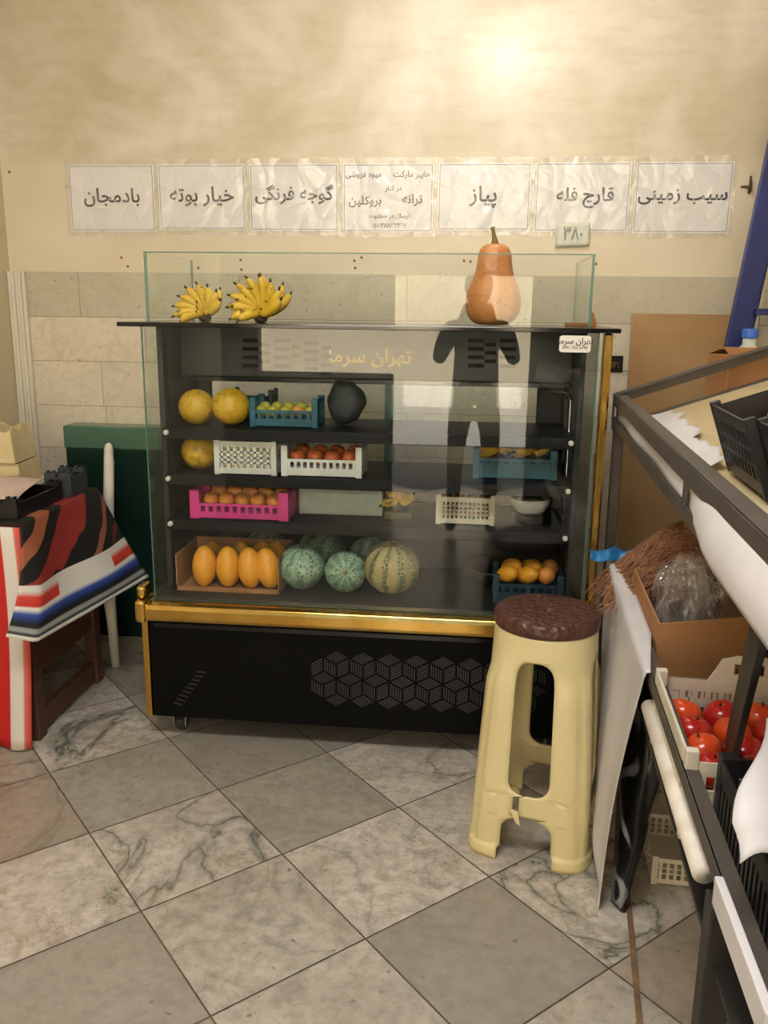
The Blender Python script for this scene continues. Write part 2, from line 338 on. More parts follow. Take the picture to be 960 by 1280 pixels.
class MB:
    def __init__(s): s.v = []; s.f = []; s.mi = []; s.uv = {}
    def add(s, vs, fs, mi=0):
        k = len(s.v); s.v += [Vector(p) for p in vs]; s.f += [tuple(i+k for i in f) for f in fs]; s.mi += [mi]*len(fs); return s
    def box(s, a, b, mi=0, R=None):
        x0, y0, z0 = a; x1, y1, z1 = b
        vs = [(x0, y0, z0), (x1, y0, z0), (x1, y1, z0), (x0, y1, z0), (x0, y0, z1), (x1, y0, z1), (x1, y1, z1), (x0, y1, z1)]
        if R is not None: vs = [R @ Vector(p) for p in vs]
        return s.add(vs, [(0, 3, 2, 1), (4, 5, 6, 7), (0, 1, 5, 4), (1, 2, 6, 5), (2, 3, 7, 6), (3, 0, 4, 7)], mi)
    def cbox(s, c, d, mi=0, R=None):
        return s.box([c[i]-d[i]/2 for i in range(3)], [c[i]+d[i]/2 for i in range(3)], mi, R)
    def bar(s, p0, p1, w, h, up=(0, 0, 1), mi=0):
        p0, p1 = Vector(p0), Vector(p1); d = (p1-p0).normalized(); sd = d.cross(Vector(up)).normalized(); u = sd.cross(d)
        vs = [p+sd*a*w/2+u*b*h/2 for p in (p0, p1) for a, b in ((-1, -1), (1, -1), (1, 1), (-1, 1))]
        return s.add(vs, [(3, 2, 1, 0), (4, 5, 6, 7), (0, 1, 5, 4), (1, 2, 6, 5), (2, 3, 7, 6), (3, 0, 4, 7)], mi)
    def tube(s, pts, r, n=8, mi=0, caps=True):
        pts = [Vector(p) for p in pts]; k = len(pts); rr = r if isinstance(r, (list, tuple)) else [r]*k
        vs = []; nrm = None
        for i, p in enumerate(pts):
            d = (pts[min(i+1, k-1)]-pts[max(i-1, 0)]).normalized()
            if nrm is None:
                nrm = d.cross(Vector((0, 0, 1)))
                if nrm.length < .1: nrm = d.cross(Vector((1, 0, 0)))
            nrm = (nrm-d*nrm.dot(d)).normalized(); b = d.cross(nrm)
            vs += [p+(nrm*cos(2*pi*j/n)+b*sin(2*pi*j/n))*rr[i] for j in range(n)]
        fs = [(i*n+j, i*n+(j+1) % n, (i+1)*n+(j+1) % n, (i+1)*n+j) for i in range(k-1) for j in range(n)]
        if caps: fs += [tuple(range(n))[::-1], tuple((k-1)*n+j for j in range(n))]
        return s.add(vs, fs, mi)
    def lathe(s, prof, n=32, c=(0, 0, 0), fn=None, mi=0, close=True):
        vs = []
        for r, z in prof:
            for j in range(n):
                a = 2*pi*j/n; k = fn(a, z, r) if fn else 1
                vs.append((c[0]+r*k*cos(a), c[1]+r*k*sin(a), c[2]+z))
        fs = [(i*n+j, i*n+(j+1) % n, (i+1)*n+(j+1) % n, (i+1)*n+j) for i in range(len(prof)-1) for j in range(n)]
        if close: fs += [tuple(range(n))[::-1], tuple((len(prof)-1)*n+j for j in range(n))]
        return s.add(vs, fs, mi)
    def grid(s, fn, nu, nv, mi=0, skip=None):
        k = len(s.v); s.v += [Vector(fn(i/nu, j/nv)) for i in range(nu+1) for j in range(nv+1)]
        for i in range(nu):
            for j in range(nv):
                if skip and skip((i+.5)/nu, (j+.5)/nv): continue
                f = (k+i*(nv+1)+j, k+(i+1)*(nv+1)+j, k+(i+1)*(nv+1)+j+1, k+i*(nv+1)+j+1)
                s.uv[len(s.f)] = [(i/nu, j/nv), ((i+1)/nu, j/nv), ((i+1)/nu, (j+1)/nv), (i/nu, (j+1)/nv)]
                s.f.append(f); s.mi.append(mi)
        return s
    def prism(s, poly, T, d, mi=0):
        """poly: 2-D outline; T: maps (a, b, depth) to a point; extruded from 0 to d"""
        n = len(poly); vs = [T(a, b, 0) for a, b in poly]+[T(a, b, d) for a, b in poly]
        return s.add(vs, [tuple(range(n))[::-1], tuple(range(n, 2*n))]+[(i, (i+1) % n, n+(i+1) % n, n+i) for i in range(n)], mi)
    def text(s, body, size, T, mi=0, bold=0, depth=.0008, align='CENTER'):
        c = bpy.data.curves.new('lettering', 'FONT'); c.body = body; c.size = size; c.offset = bold; c.extrude = depth/2
        c.align_x = align; c.align_y = 'CENTER'; c.resolution_u = 3
        o = bpy.data.objects.new('lettering', c); COL.objects.link(o); bpy.context.view_layer.update()
        dg = bpy.context.evaluated_depsgraph_get(); me = bpy.data.meshes.new_from_object(o.evaluated_get(dg))
        s.add([T(p.co.x, p.co.y, p.co.z) for p in me.vertices], [tuple(q.vertices) for q in me.polygons], mi)
        bpy.data.objects.remove(o); bpy.data.meshes.remove(me); bpy.data.curves.remove(c); return s
    def build(s, name, mat, parent=None, local=False, smooth=False, bevel=0, sub=0, solid=0, fix=True):
        me = bpy.data.meshes.new(name)
        vs = s.v
        if parent is not None and not local:
            im = chain(parent).inverted(); vs = [im @ p for p in vs]
        me.from_pydata([tuple(p) for p in vs], [], s.f)
        if s.uv:
            ul = me.uv_layers.new(name='UVMap')
            for pi_, cs in s.uv.items():
                for li, c in zip(me.polygons[pi_].loop_indices, cs): ul.data[li].uv = c
        for m in (mat if isinstance(mat, (list, tuple)) else [mat]): me.materials.append(m)
        for p, i in zip(me.polygons, s.mi): p.material_index = i
        if fix:
            bm = bmesh.new(); bm.from_mesh(me); bmesh.ops.recalc_face_normals(bm, faces=bm.faces); bm.to_mesh(me); bm.free()
        if smooth:
            for p in me.polygons: p.use_smooth = True
        me.update()
        o = bpy.data.objects.new(name, me); COL.objects.link(o)
        if parent is not None: o.parent = parent
        if solid:
            md = o.modifiers.new('thick', 'SOLIDIFY'); md.thickness = solid; md.offset = 0
        if bevel:
            md = o.modifiers.new('bevel', 'BEVEL'); md.width = bevel; md.segments = 2; md.limit_method = 'ANGLE'; md.angle_limit = radians(40)
        if sub:
            md = o.modifiers.new('sub', 'SUBSURF'); md.levels = sub; md.render_levels = sub
        return o

def tag(o, label, cat, group=None):
    o['label'] = label; o['category'] = cat
    if group: o['group'] = group
    return o
def thing(name, label, cat, loc=(0, 0, 0), rz=0, group=None):
    o = bpy.data.objects.new(name, None); o.empty_display_size = .05; o.location = loc; o.rotation_euler = (0, 0, rz); COL.objects.link(o)
    return tag(o, label, cat, group)
def struct(o): o['kind'] = 'structure'; return o
def copy_thing(root, loc=None, rot=None, label=None, group=None, scale=None):
    r = root.copy(); COL.objects.link(r)
    if loc is not None: r.location = loc
    if rot is not None: r.rotation_euler = rot
    if scale is not None: r.scale = (scale,)*3 if isinstance(scale, (int, float)) else scale
    if label: r['label'] = label
    if group: r['group'] = group
    for ch in list(root.children):
        c = ch.copy(); COL.objects.link(c); c.parent = r
        for g in ch.children:
            d = g.copy(); COL.objects.link(d); d.parent = c
    return r
def origin(o, loc):
    """move an object's origin to loc without moving its shape"""
    loc = Vector(loc); o.data.transform(Matrix.Translation(-loc)); o.location = loc; return o

# Arabic-script shaping into presentation forms: isolated, final, initial, medial
AR = {'ا': '\ufe8d\ufe8e', 'ب': '\ufe8f\ufe90\ufe91\ufe92', 'پ': '\ufb56\ufb57\ufb58\ufb59', 'ت': '\ufe95\ufe96\ufe97\ufe98',
      'ج': '\ufe9d\ufe9e\ufe9f\ufea0', 'چ': '\ufb7a\ufb7b\ufb7c\ufb7d', 'ح': '\ufea1\ufea2\ufea3\ufea4', 'خ': '\ufea5\ufea6\ufea7\ufea8',
      'د': '\ufea9\ufeaa', 'ر': '\ufead\ufeae', 'ز': '\ufeaf\ufeb0', 'س': '\ufeb1\ufeb2\ufeb3\ufeb4', 'ش': '\ufeb5\ufeb6\ufeb7\ufeb8',
      'ف': '\ufed1\ufed2\ufed3\ufed4', 'ق': '\ufed5\ufed6\ufed7\ufed8', 'ک': '\ufb8e\ufb8f\ufb90\ufb91', 'گ': '\ufb92\ufb93\ufb94\ufb95',
      'ل': '\ufedd\ufede\ufedf\ufee0', 'م': '\ufee1\ufee2\ufee3\ufee4', 'ن': '\ufee5\ufee6\ufee7\ufee8', 'و': '\ufeed\ufeee',
      'ه': '\ufee9\ufeea\ufeeb\ufeec', 'ی': '\ufbfc\ufbfd\ufbfe\ufbff'}
def fa(s):
    out = []
    for i, ch in enumerate(s):
        f = AR.get(ch)
        if not f: out.append(ch); continue
        prev = i > 0 and len(AR.get(s[i-1], '')) == 4
        nxt = i+1 < len(s) and s[i+1] in AR and len(f) == 4
        out.append(f[3] if prev and nxt else f[1] if prev else f[2] if nxt else f[0])
    # runs of digits keep their order
    res = ''.join(out)[::-1]
    import re
    return re.sub('[0-9\u06f0-\u06f9\\-]+', lambda m: m.group(0)[::-1], res)

# ------------------------------------------------------------------ room shell
YW, XL, XR, ZC, YF = 3.75, -2.055, 1.75, 3.2, -1.5
def attr_mesh(o, cols, seeds):
    me = o.data
    a = me.attributes.new('slab', 'FLOAT_COLOR', 'FACE'); b = me.attributes.new('seed', 'FLOAT_VECTOR', 'FACE')
    for i in range(len(me.polygons)):
        a.data[i].color = cols[i]; b.data[i].vector = seeds[i]

# floor: marble slabs laid diagonally
PHI, SL = .8357, .4094
OX, OY = -1.0716, 2.132
uu = Vector((cos(PHI), -sin(PHI), 0)); vv = Vector((sin(PHI), cos(PHI), 0))
CREAM, CREAM2, GREY, TAUPE, GREEN = '#cac2b4', '#d2cabd', '#a09a90', '#aa9d8d', '#aaa697'
known = {(0, 0): (CREAM2, .9), (1, 0): (CREAM, .35), (2, 1): (GREY, .15), (1, 1): (CREAM2, .45), (0, 1): (GREEN, .15), (-1, 0): (GREEN, .12),
         (0, -1): (CREAM2, 1), (-1, -1): (TAUPE, .5), (1, -1): (GREY, .2), (2, 0): (CREAM, .2), (-1, 1): (GREY, .2), (0, 2): (CREAM2, .8),
         (1, 2): (CREAM, .5), (2, 2): (CREAM2, 1), (3, 2): (TAUPE, .4), (3, 1): (CREAM, .25), (-2, 0): (CREAM2, 1), (-2, 1): (CREAM, .6), (3, 3): (GREY, .5), (-1, 2): (GREY, .3), (2, 3): (CREAM, .6)}
mb = MB(); cols = []; seeds = []
rnd = random.Random(3)
for i in range(-13, 14):
    for j in range(-13, 16):
        cpt = Vector((OX, OY, 0))+uu*SL*(i+.5)+vv*SL*(j+.5)
        c, ve = known.get((i, j), (rnd.choice([CREAM, CREAM2, GREY, TAUPE, GREEN]), rnd.choice([.2, .5, .9])))
        sd = (rnd.random(), rnd.random(), ve)
        if not (XL-.3 < cpt.x < XR+.3 and YF-.3 < cpt.y < YW+.3): continue
        q = [Vector((OX, OY, 0))+uu*(SL*(i+a)+(.0023 if a == 0 else -.0023))+vv*(SL*(j+b)+(.0023 if b == 0 else -.0023)) for a, b in ((0, 0), (1, 0), (1, 1), (0, 1))]
        mb.add(q, [(0, 1, 2, 3)]); k = hx(c); f_ = .95+.1*rnd.random(); cols.append((k[0]*f_, k[1]*f_, k[2]*f_, 1)); seeds.append(sd)
mb.add([(XL-.4, YF-.4, -.0025), (XR+.4, YF-.4, -.0025), (XR+.4, YW+.4, -.0025), (XL-.4, YW+.4, -.0025)], [(0, 1, 2, 3)], 1); cols.append((.2, .2, .2, 1)); seeds.append((0, 0, 0))
fl = struct(mb.build('floor', [M['marble'], M['grout']], fix=False)); attr_mesh(fl, cols, seeds)

struct(MB().box((XL-.12, YW, -.1), (XR+.12, YW+.12, ZC)).build('wall_back', M['plaster']))
struct(MB().box((XL-.12, YF, -.1), (XL, YW, ZC)).build('wall_left', M['wall_paint']))
struct(MB().box((XR, YF, -.1), (XR+.12, YW, ZC)).build('wall_right', M['wall_paint']))
struct(MB().box((XL-.12, YF, ZC), (XR+.12, YW+.12, ZC+.15)).build('ceiling', M['ceiling_paint']))
fw_ = MB()  # unseen shop front, openings shaped for their reflection in the glass
fw_.box((XL-.12, YF-.12, 2.95), (XR+.12, YF, ZC+.6)); fw_.box((XL-.12, YF-.12, -.02), (-1.75, YF, 2.95)); fw_.box((1.2, YF-.12, -.02), (XR+.12, YF, 2.95))
fw_.box((-1.75, YF-.12, -.02), (-.66, YF, .98)); fw_.box((-1.75, YF-.12, 1.36), (-.66, YF, 1.95)); fw_.box((-.66, YF-.12, 1.75), (1.2, YF, 1.95)); fw_.box((.42, YF-.12, -.02), (1.2, YF, 1.75))
struct(fw_.build('wall_front', M['dark_front']))

# stone dado on the back wall, rows of slabs
rows = [(0, .10), (.10, .29), (.29, .48), (.48, .67), (.67, .86), (.86, 1.053), (1.053, 1.251), (1.251, 1.444), (1.444, 1.636)]
mb = MB(); cols = []; seeds = []
rnd = random.Random(5)
for k, (z0, z1) in enumerate(rows):
    x = XL+.1-.5*rnd.random()
    joints = {8: [-1.74, -1.02, -.3, .42, 1.14], 7: [-2.0, -1.45, -.75, -.05, .65, 1.3], 6: [-1.66, -1.3, -.6, .1, .8, 1.5]}.get(k)
    xs = [XL+.002]+(joints or [XL+.35+.62*q+.2*rnd.random() for q in range(6)])+[XR-.002]
    for a, b in zip(xs, xs[1:]):
        if b-a < .01: continue
        c = hx('#c0baa7' if k == 8 else '#d6cdbb'); f_ = .93+.12*rnd.random(); sd = (rnd.random(), rnd.random(), .35)
        n0 = len(mb.f); mb.box((a+.001, YW-.008, z0+.001), (b-.001, YW-.0002, z1-.001))
        for _ in range(len(mb.f)-n0): cols.append((c[0]*f_, c[1]*f_, c[2]*f_, 1)); seeds.append(sd)
n0 = len(mb.f); mb.box((XL+.001, YW-.005, .001), (XR-.001, YW-.0001, 1.634), 1)
for _ in range(len(mb.f)-n0): cols.append((.3, .25, .2, 1)); seeds.append((0, 0, 0))
dd = struct(mb.build('trim_1', [M['wall_stone'], M['grout']], fix=False)); attr_mesh(dd, cols, seeds)
mb = MB()
for k in range(5):
    mb.cbox((XL+.009+.016*k, YW-.022, .82), (.0145, .022+.004*(k % 2), 1.632))
struct(mb.build('trim_2', M['white_trim'], bevel=.003))

# small marks on the wall: plugged screw holes, socket hole, hook
mb = MB()
for px, py in ((152, 322), (160, 333), (183, 320), (301, 325), (248, 335), (302, 337), (443, 326), (444, 335), (452, 322), (580, 326), (588, 327), (745, 330), (72, 350), (12, 215)):
    p = at(px, py, YW); mb.lathe([(.0035, 0), (.006, .001), (.006, .002)], 8, (0, 0, 0))
    for v_ in mb.v[-24:]: v_[:] = (p.x+v_.x, YW-.0005-v_.z, p.z+v_.y)
o = mb.build('trim_3', M['card_dark']); struct(o)
p = at(768, 455, YW-.01)
so = thing('socket_box', 'open black electrical box in the stone wall right of the display case', 'socket', (p.x, YW-.009, p.z))
mb = MB(); w_ = .034
for a, b in (((-w_, -.006, -w_), (w_, 0, -w_+.006)), ((-w_, -.006, w_-.006), (w_, 0, w_)), ((-w_, -.006, -w_), (-w_+.006, 0, w_)), ((w_-.006, -.006, -w_), (w_, 0, w_))): mb.box(a, b)
mb.box((-w_, -.002, -w_), (w_, -.0005, w_))
mb.build('back_box', M['slot_black'], so, True)
mb = MB()
for k in range(3): mb.tube([(-.024+.02*k, -.004, -.026), (-.01+.012*k, -.012, -.008+.006*k), (.004+.010*k*(1-k), -.006, .006)], .0026, 6)
mb.build('wire', M['stem_dry'], so, True, smooth=True)
p = at(936, 232, YW)
mb = MB().tube([(p.x+.004, YW-.001, p.z+.035), (p.x+.003, YW-.012, p.z+.01), (p.x, YW-.02, p.z-.02), (p.x+.002, YW-.004, p.z-.028)], [.004, .005, .007, .005], 8)
mb.tube([(p.x-.03, YW-.002, p.z-.005), (p.x-.012, YW-.01, p.z-.004), (p.x, YW-.015, p.z-.01)], .004, 6)
tag(mb.build('wall_hook', M['banana_tip'], smooth=True), 'small dark bent hook stuck in the plaster right of the last sign', 'hook')

# ------------------------------------------------------------------ paper signs on the wall
SX0, SX1, SZ1, SZ0 = -1.764, .994, 2.078, 1.808
edges = [82, 190, 304, 418, 537, 658, 788, 921]
sx = [at(e, 245, YW).x for e in edges]
sx = [SX0+(SX1-SX0)*k/7 for k in range(8)]
def sign(k, label, lines, extra=None):
    a, b = sx[k]+.008, sx[k+1]-.010
    z0, z1 = SZ0+.004*((k*5) % 3-1), SZ1+.004*((k*3) % 3-1)
    c = Vector(((a+b)/2, YW, (z0+z1)/2)); w, h = (b-a), (z1-z0)
    r = thing('paper_sign', label, 'sign', c, 0, 'printed signs taped in a row on the wall')
    rr = random.Random(k)
    MB().box((-w/2, -.003, -h/2), (w/2, -.001, h/2)).build('sheet', M['sign_paper'], r, True)
    mb = MB(); m_, tk = .006, .0022
    for q in (((-w/2+m_, 0, -h/2+m_), (w/2-m_, 0, -h/2+m_+tk)), ((-w/2+m_, 0, h/2-m_-tk), (w/2-m_, 0, h/2-m_)), ((-w/2+m_, 0, -h/2+m_), (-w/2+m_+tk, 0, h/2-m_)), ((w/2-m_-tk, 0, -h/2+m_), (w/2-m_, 0, h/2-m_))):
        mb.box((q[0][0], -.0036, q[0][2]), (q[1][0], -.003, q[1][2]))
    mb.build('printed_border', M['frame_ink'], r, True)
    for body, fx, fz, size, bold in lines:
        mb = MB()
        mb.text(fa(body), size, lambda x, y, z, fx=fx, fz=fz: (fx*w+x, -.0035-z, fz*h+y), 0, bold)
        mb.build('lettering', M['ink'], r, True, fix=False)
    sd = rr.random()*50
    def fn(u, v):
        x = (u-.5)*(w+.022); z = (v-.5)*(h+.04)
        e = min(u, 1-u, v, 1-v)
        rag = .006*mnoise.noise((x*40, z*40, sd)) if e == 0 else 0
        return (x+rag, -.0125-.004*mnoise.noise((x*11+sd, z*11, sd))-.003*abs(mnoise.noise((x*24+z*9, z*20-x*8, sd+3))), z+rag)
    MB().grid(fn, 40, 30).build('plastic_sleeve', M['sleeve'], r, True, smooth=True)
    return r
bd = .0013
sign(0, 'taped sign reading badamjan (eggplant), first at the left end of the row', [('بادمجان', 0, .03, .079, bd)])
sign(1, 'taped sign reading khiar bute (cucumber), beside the eggplant sign', [('خیار بوته', 0, .03, .082, bd)])
sign(2, 'taped sign reading gojeh farangi (tomato), left of the hypermarket notice', [('گوجه فرنگی', 0, .05, .072, bd)])
sign(3, 'taped notice with many small lines of text and a phone number', [
    ('هایپر مارکت', .26, .34, .031, .0006), ('میوه فروشی', -.27, .34, .031, .0006), ('در کنار', .06, .14, .027, .0005),
    ('ترانه', .27, -.02, .050, .001), ('بروکلین', -.25, -.04, .047, .001), ('ارسال در محدوده', .02, -.26, .025, .0003), ('۰۵۱-۳۸۸۲۳۳۶۷', .02, -.40, .025, .0003)])
sign(4, 'taped sign reading piaz (onion), above the tall pumpkin', [('پیاز', 0, .03, .083, bd)])
sign(5, 'taped sign reading gharch faleh (mushroom) with the small price note on it', [('قارچ فله', .03, .03, .070, bd)])
sign(6, 'taped sign reading sib zamini (potato), last at the right end of the row', [('سیب زمینی', 0, .05, .072, bd)])
p = at(716, 294, YW-.015)
nt = thing('price_note', 'small pale handwritten price note stuck over the bottom edge of the mushroom sign', 'note', p)
MB().grid(lambda u, v: ((u-.5)*.135, -.004*sin(u*3)-.002*v, (v-.5)*.092+.004*u), 8, 6).build('paper', M['note_paper'], nt, True, smooth=True, solid=.0008)
MB().text('۳۸۰', .07, lambda x, y, z: (x*.8, -.0068-z-.006*(.5+y/.092), y+.004), 0, .0006).build('handwriting', M['ink_faint'], nt, True, fix=False)

# ------------------------------------------------------------------ display case
CX0, CX1, CY0, CY1 = -1.0865, .376, 2.70, 3.22
case = thing('display_case', 'black and gold glass fruit display refrigerator standing against the wall', 'display case', (-.355, 2.95, 0))
def part(mb, name, mat, parent=case, **k): return mb.build(name, mat, parent, **k)
MB_ = MB
part(MB().box((CX0, CY0, .09), (CX1, CY1, .452)), 'base_cabinet', M['black_metal'], bevel=.004)
part(MB().box((CX0+.02, CY0-.004, .425), (CX1-.02, CY0+.002, .44)), 'reveal_strip', M['black_gloss'])
# gold bumper
gb = MB(); prof = [(0, .455), (-.012, .452), (-.028, .456), (-.034, .468), (-.034, .498), (-.028, .511), (-.012, .517), (.03, .519), (.03, .455)]
gb.prism(prof, lambda a, b, d: (CX0-.004+d, CY0+a, b), CX1-CX0+.008); part(gb, 'gold_bumper', M['gold'], bevel=.002)
for sx_ in (CX0-.026, CX1+.001):
    g = MB().box((sx_-.006, CY0-.044, .45), (sx_+.031, CY0+.05, .53)); g.box((sx_-.004, CY0-.026, .53), (sx_+.027, CY0+.05, .575)); part(g, 'corner_cap', M['gold'], bevel=.012)
    part(MB().box((sx_+.001, CY0-.004, .085), (sx_+.024, CY0+.055, .462)), 'corner_strip', M['gold'], bevel=.004)
    part(MB().box((sx_+.004, CY0+.05, .462), (sx_+.021, CY1-.02, .515)), 'side_rail', M['gold'], bevel=.004)
part(MB().box((CX1+.014, CY0+.06, .50), (CX1+.040, CY0+.105, 1.43)), 'gold_upright', M['gold'], bevel=.006)
# slotted vents of the base: isometric cube pattern
def cube_slots(x0, x1, z0, z1, R=.052, yy=CY0):
    mb = MB(); h = R*sqrt(3)/2; nrow = int((z1-z0)/(1.5*R))+3
    for row in range(-1, nrow):
        for colu in range(-1, int((x1-x0)/(2*h))+3):
            cx = x0+colu*2*h+(h if row % 2 else 0); cz = z0+row*1.5*R
            c = Vector((cx, 0, cz)); e = [Vector((R*cos(radians(90+60*k)), 0, R*sin(radians(90+60*k)))) for k in range(6)]
            for a, b in ((e[1], e[5]), (e[3], e[1]), (e[5], e[3])):
                # a rhombus spanned by a and b from the centre: five slots parallel to a
                for q in range(5):
                    s0 = c+b*((q+.7)/5.4)+a*.10; s1 = c+b*((q+.7)/5.4)+a*.90
                    # clip to the panel
                    if min(s0.x, s1.x) < x0 or max(s0.x, s1.x) > x1 or min(s0.z, s1.z) < z0 or max(s0.z, s1.z) > z1: continue
                    s0.y = s1.y = yy-.001
                    mb.bar(s0, s1, .004, .0035, (0, 1, 0))
    return mb
vx0 = at(388, 850, CY0).x
part(cube_slots(vx0, .27, .165, .375), 'vent_grille', M['slot_grey'])
va, vb = at(222, 880, CY0), at(252, 842, CY0)
mb = MB()
for q in range(9):
    f_ = q/8; p = va.lerp(vb, f_); mb.bar((p.x-.014, CY0-.001, p.z+.006), (p.x+.016, CY0-.001, p.z-.002+.008*f_), .004, .004, (0, 1, 0))
part(mb, 'small_vent', M['slot_grey'])
for x, y in ((CX0+.07, CY0+.07), (CX1-.07, CY0+.07), (CX0+.07, CY1-.07), (CX1-.07, CY1-.07)):
    b = MB().lathe([(.022, .09), (.022, .078), (.01, .075), (.01, .06)], 16, (x, y, 0)); b.box((x-.024, y-.006, .02), (x-.019, y+.035, .066)); b.box((x+.019, y-.006, .02), (x+.024, y+.035, .066)); b.box((x-.024, y-.006, .06), (x+.024, y+.035, .066))
    ca = part(b, 'caster', M['chrome'])
    wmb = MB().lathe([(.012, -.016), (.025, -.016), (.028, -.010), (.028, .010), (.025, .016), (.012, .016)], 20)
    for v_ in wmb.v: v_[:] = (x+v_.z, y+.018+v_.x, .028+v_.y)
    part(wmb, 'wheel', M['wheel'], ca, smooth=False)
# deck and interior
part(MB().box((CX0+.012, CY0+.02, .452), (CX1-.012, CY1-.01, .53)), 'deck', M['case_inside'], bevel=.003)
for s_, a, b in ((0, CX0+.03, CX0+.05), (1, CX1-.05, CX1-.03)):
    part(MB().box((a, CY0+.17, .53), (b, CY1-.03, 1.43)), 'inner_side_panel', M['case_inside'])
    part(MB().box((a, CY0+.12, .53), (b, CY0+.165, 1.43)), 'shelf_upright', M['black_matte'], bevel=.003)
fr = MB()
BY0, BY1 = 3.17, 3.195
fr.box((CX0+.05, BY0, .53), (CX1-.05, BY1, .785)); fr.box((CX0+.05, BY0, 1.225), (CX1-.05, BY1, 1.43))
fr.box((CX0+.05, BY0, .785), (CX0+.10, BY1, 1.225)); fr.box((.224, BY0, .785), (CX1-.05, BY1, 1.225))
part(fr, 'rear_frame', M['black_matte'])
def pane(mb, a, b, thin):
    """a glass pane; faces across its thin axis are clear, the rim is the green edge"""
    n0 = len(mb.f); mb.box(a, b)
    for k in range(6):
        axis = {0: 2, 1: 2, 2: 1, 3: 0, 4: 1, 5: 0}[k]
        mb.mi[n0+k] = 0 if axis == thin else 1
    return mb
G2 = [M['glass'], M['glass_edge']]
for a, b, yy in ((CX0+.10, -.29, 3.176), (-.33, .224, 3.186)):
    d = part(pane(MB(), (a, yy, .785), (b, yy+.005, 1.225), 1), 'sliding_door', G2, fix=False)
    part(MB().box((b-.022 if a < -.5 else a, yy-.003, .785), (b if a < -.5 else a+.022, yy-.0005, 1.225)), 'door_stile', M['glass_edge'], d)
# evaporator housing across the top, with slots and gold lettering
part(MB().box((CX0+.052, 3.0, 1.255), (CX1-.052, 3.165, 1.43)), 'cooling_housing', M['case_inside'], bevel=.004)
part(MB().box((CX0+.052, 2.994, 1.242), (CX1-.052, 3.02, 1.2548)), 'drip_lip', M['black_gloss'])
for bx in (303, 585):
    mb = MB()
    for c_, (dx, dz, wd, nr) in enumerate(((0, 0, 20, 4), (21, 5, 14, 3), (40, 0, 20, 4), (62, 8, 10, 2), (78, 3, 18, 4), (99, 9, 13, 4))):
        if bx == 585 and c_ > 2: continue
        for q in range(nr):
            a = at(bx+dx, 425+dz+10.5*q, 2.999); b = at(bx+dx+wd, 425+dz+10.5*q, 2.999)
            mb.box((a.x, 2.9975, a.z-.008), (b.x, 3.0005, a.z+.005))
    part(mb, 'vent_slots', M['slot_black'])
p = at(462, 446, 2.998)
part(MB().text(fa('تهران سرما'), .066, lambda x, y, z: (p.x+x, 2.998-z, p.z+y), 0, .0006), 'gold_lettering', M['gold_print'], fix=False)
# shelves
for z, n_ in ((1.098, 'top'), (.941, 'mid'), (.784, 'low')):
    m_ = MB().box((CX0+.052, CY0+.09, z-.02), (CX1-.052, 3.165, z)); m_.box((CX0+.052, CY0+.082, z-.034), (CX1-.052, CY0+.09, z+.002))
    sh = part(m_, 'shelf', M['shelf_black'], bevel=.002)
    for x in (CX0+.066, CX1-.066):
        part(MB().lathe([(.006, 0), (.0085, .002), (.0085, .012), (.005, .014)], 10, (x, 0, 0)).box((x-.004, -.004, 0), (x+.004, .004, .012)), 'support_peg', M['white_plastic'], sh)
        pg = sh.children[-1]
        for v_ in pg.data.vertices:
            wv_ = Vector(v_.co)+case.location; v_.co = Vector((wv_.x, CY0+.082-wv_.z, z-.012+wv_.y))-case.location
# silver drain tube on the right inner side
xt = CX1-.056
part(MB().tube([(xt-.09, 3.0, 1.228), (xt-.02, 2.99, 1.228), (xt-.004, 2.97, 1.222), (xt, 2.95, 1.20), (xt, 2.95, .9), (xt, 2.95, .54)], .0045, 8), 'drain_tube', M['chrome'], smooth=True)
part(MB().box((xt-.012, 3.02, .98), (xt, 3.05, 1.2)), 'thermometer_strip', M['slot_grey'], bevel=.002)
# glass
part(pane(MB(), (CX0+.024, CY0+.012, .519), (CX1-.012, CY0+.018, 1.432), 1), 'front_glass', G2, fix=False)
for a in (CX0+.018, CX1-.012):
    part(pane(MB(), (a, CY0+.019, .516), (a+.006, CY1-.02, 1.432), 0), 'side_glass', G2, fix=False)
part(MB().box((-1.139, CY0, 1.432), (.429, CY1+.01, 1.446)), 'counter_top', M['black_gloss'], bevel=.002)
GX0, GX1, GY0, GY1, GZ = -1.05, .342, 2.73, 3.19, 1.6586
part(pane(MB(), (GX0, GY0, 1.446), (GX1, GY0+.007, GZ), 1), 'guard_front_glass', G2, fix=False)
for a in (GX0, GX1-.007):
    part(pane(MB(), (a, GY0+.008, 1.446), (a+.007, GY1, GZ), 0), 'guard_side_glass', G2, fix=False)
part(MB().box((GX0, GY0-.001, GZ), (GX1, GY0+.008, GZ+.0035)), 'polished_edge', M['glass_edge'])
p = at(719, 430, CY0+.010)
lb = part(MB().prism([(p.x+.047*sx_*(1 if k else .86), p.z+.025*sz_*(.8 if k else 1)) for sx_, sz_, k in ((-1, -1, 1), (-1, -1, 0), (1, -1, 0), (1, -1, 1), (1, 1, 1), (1, 1, 0), (-1, 1, 0), (-1, 1, 1))], lambda a, b, d: (a, CY0+.0105+d, b), .0012), 'maker_label', M['label_white'])
m_ = MB().text(fa('تهران سرما'), .024, lambda x, y, z: (p.x+x, CY0+.0102-z, p.z+.008+y), 0, .0004); m_.text('0991 555 6796', .0125, lambda x, y, z: (p.x+x, CY0+.0102-z, p.z-.011+y), 0, .0001)
part(m_, 'lettering', M['ink'], lb, fix=False)

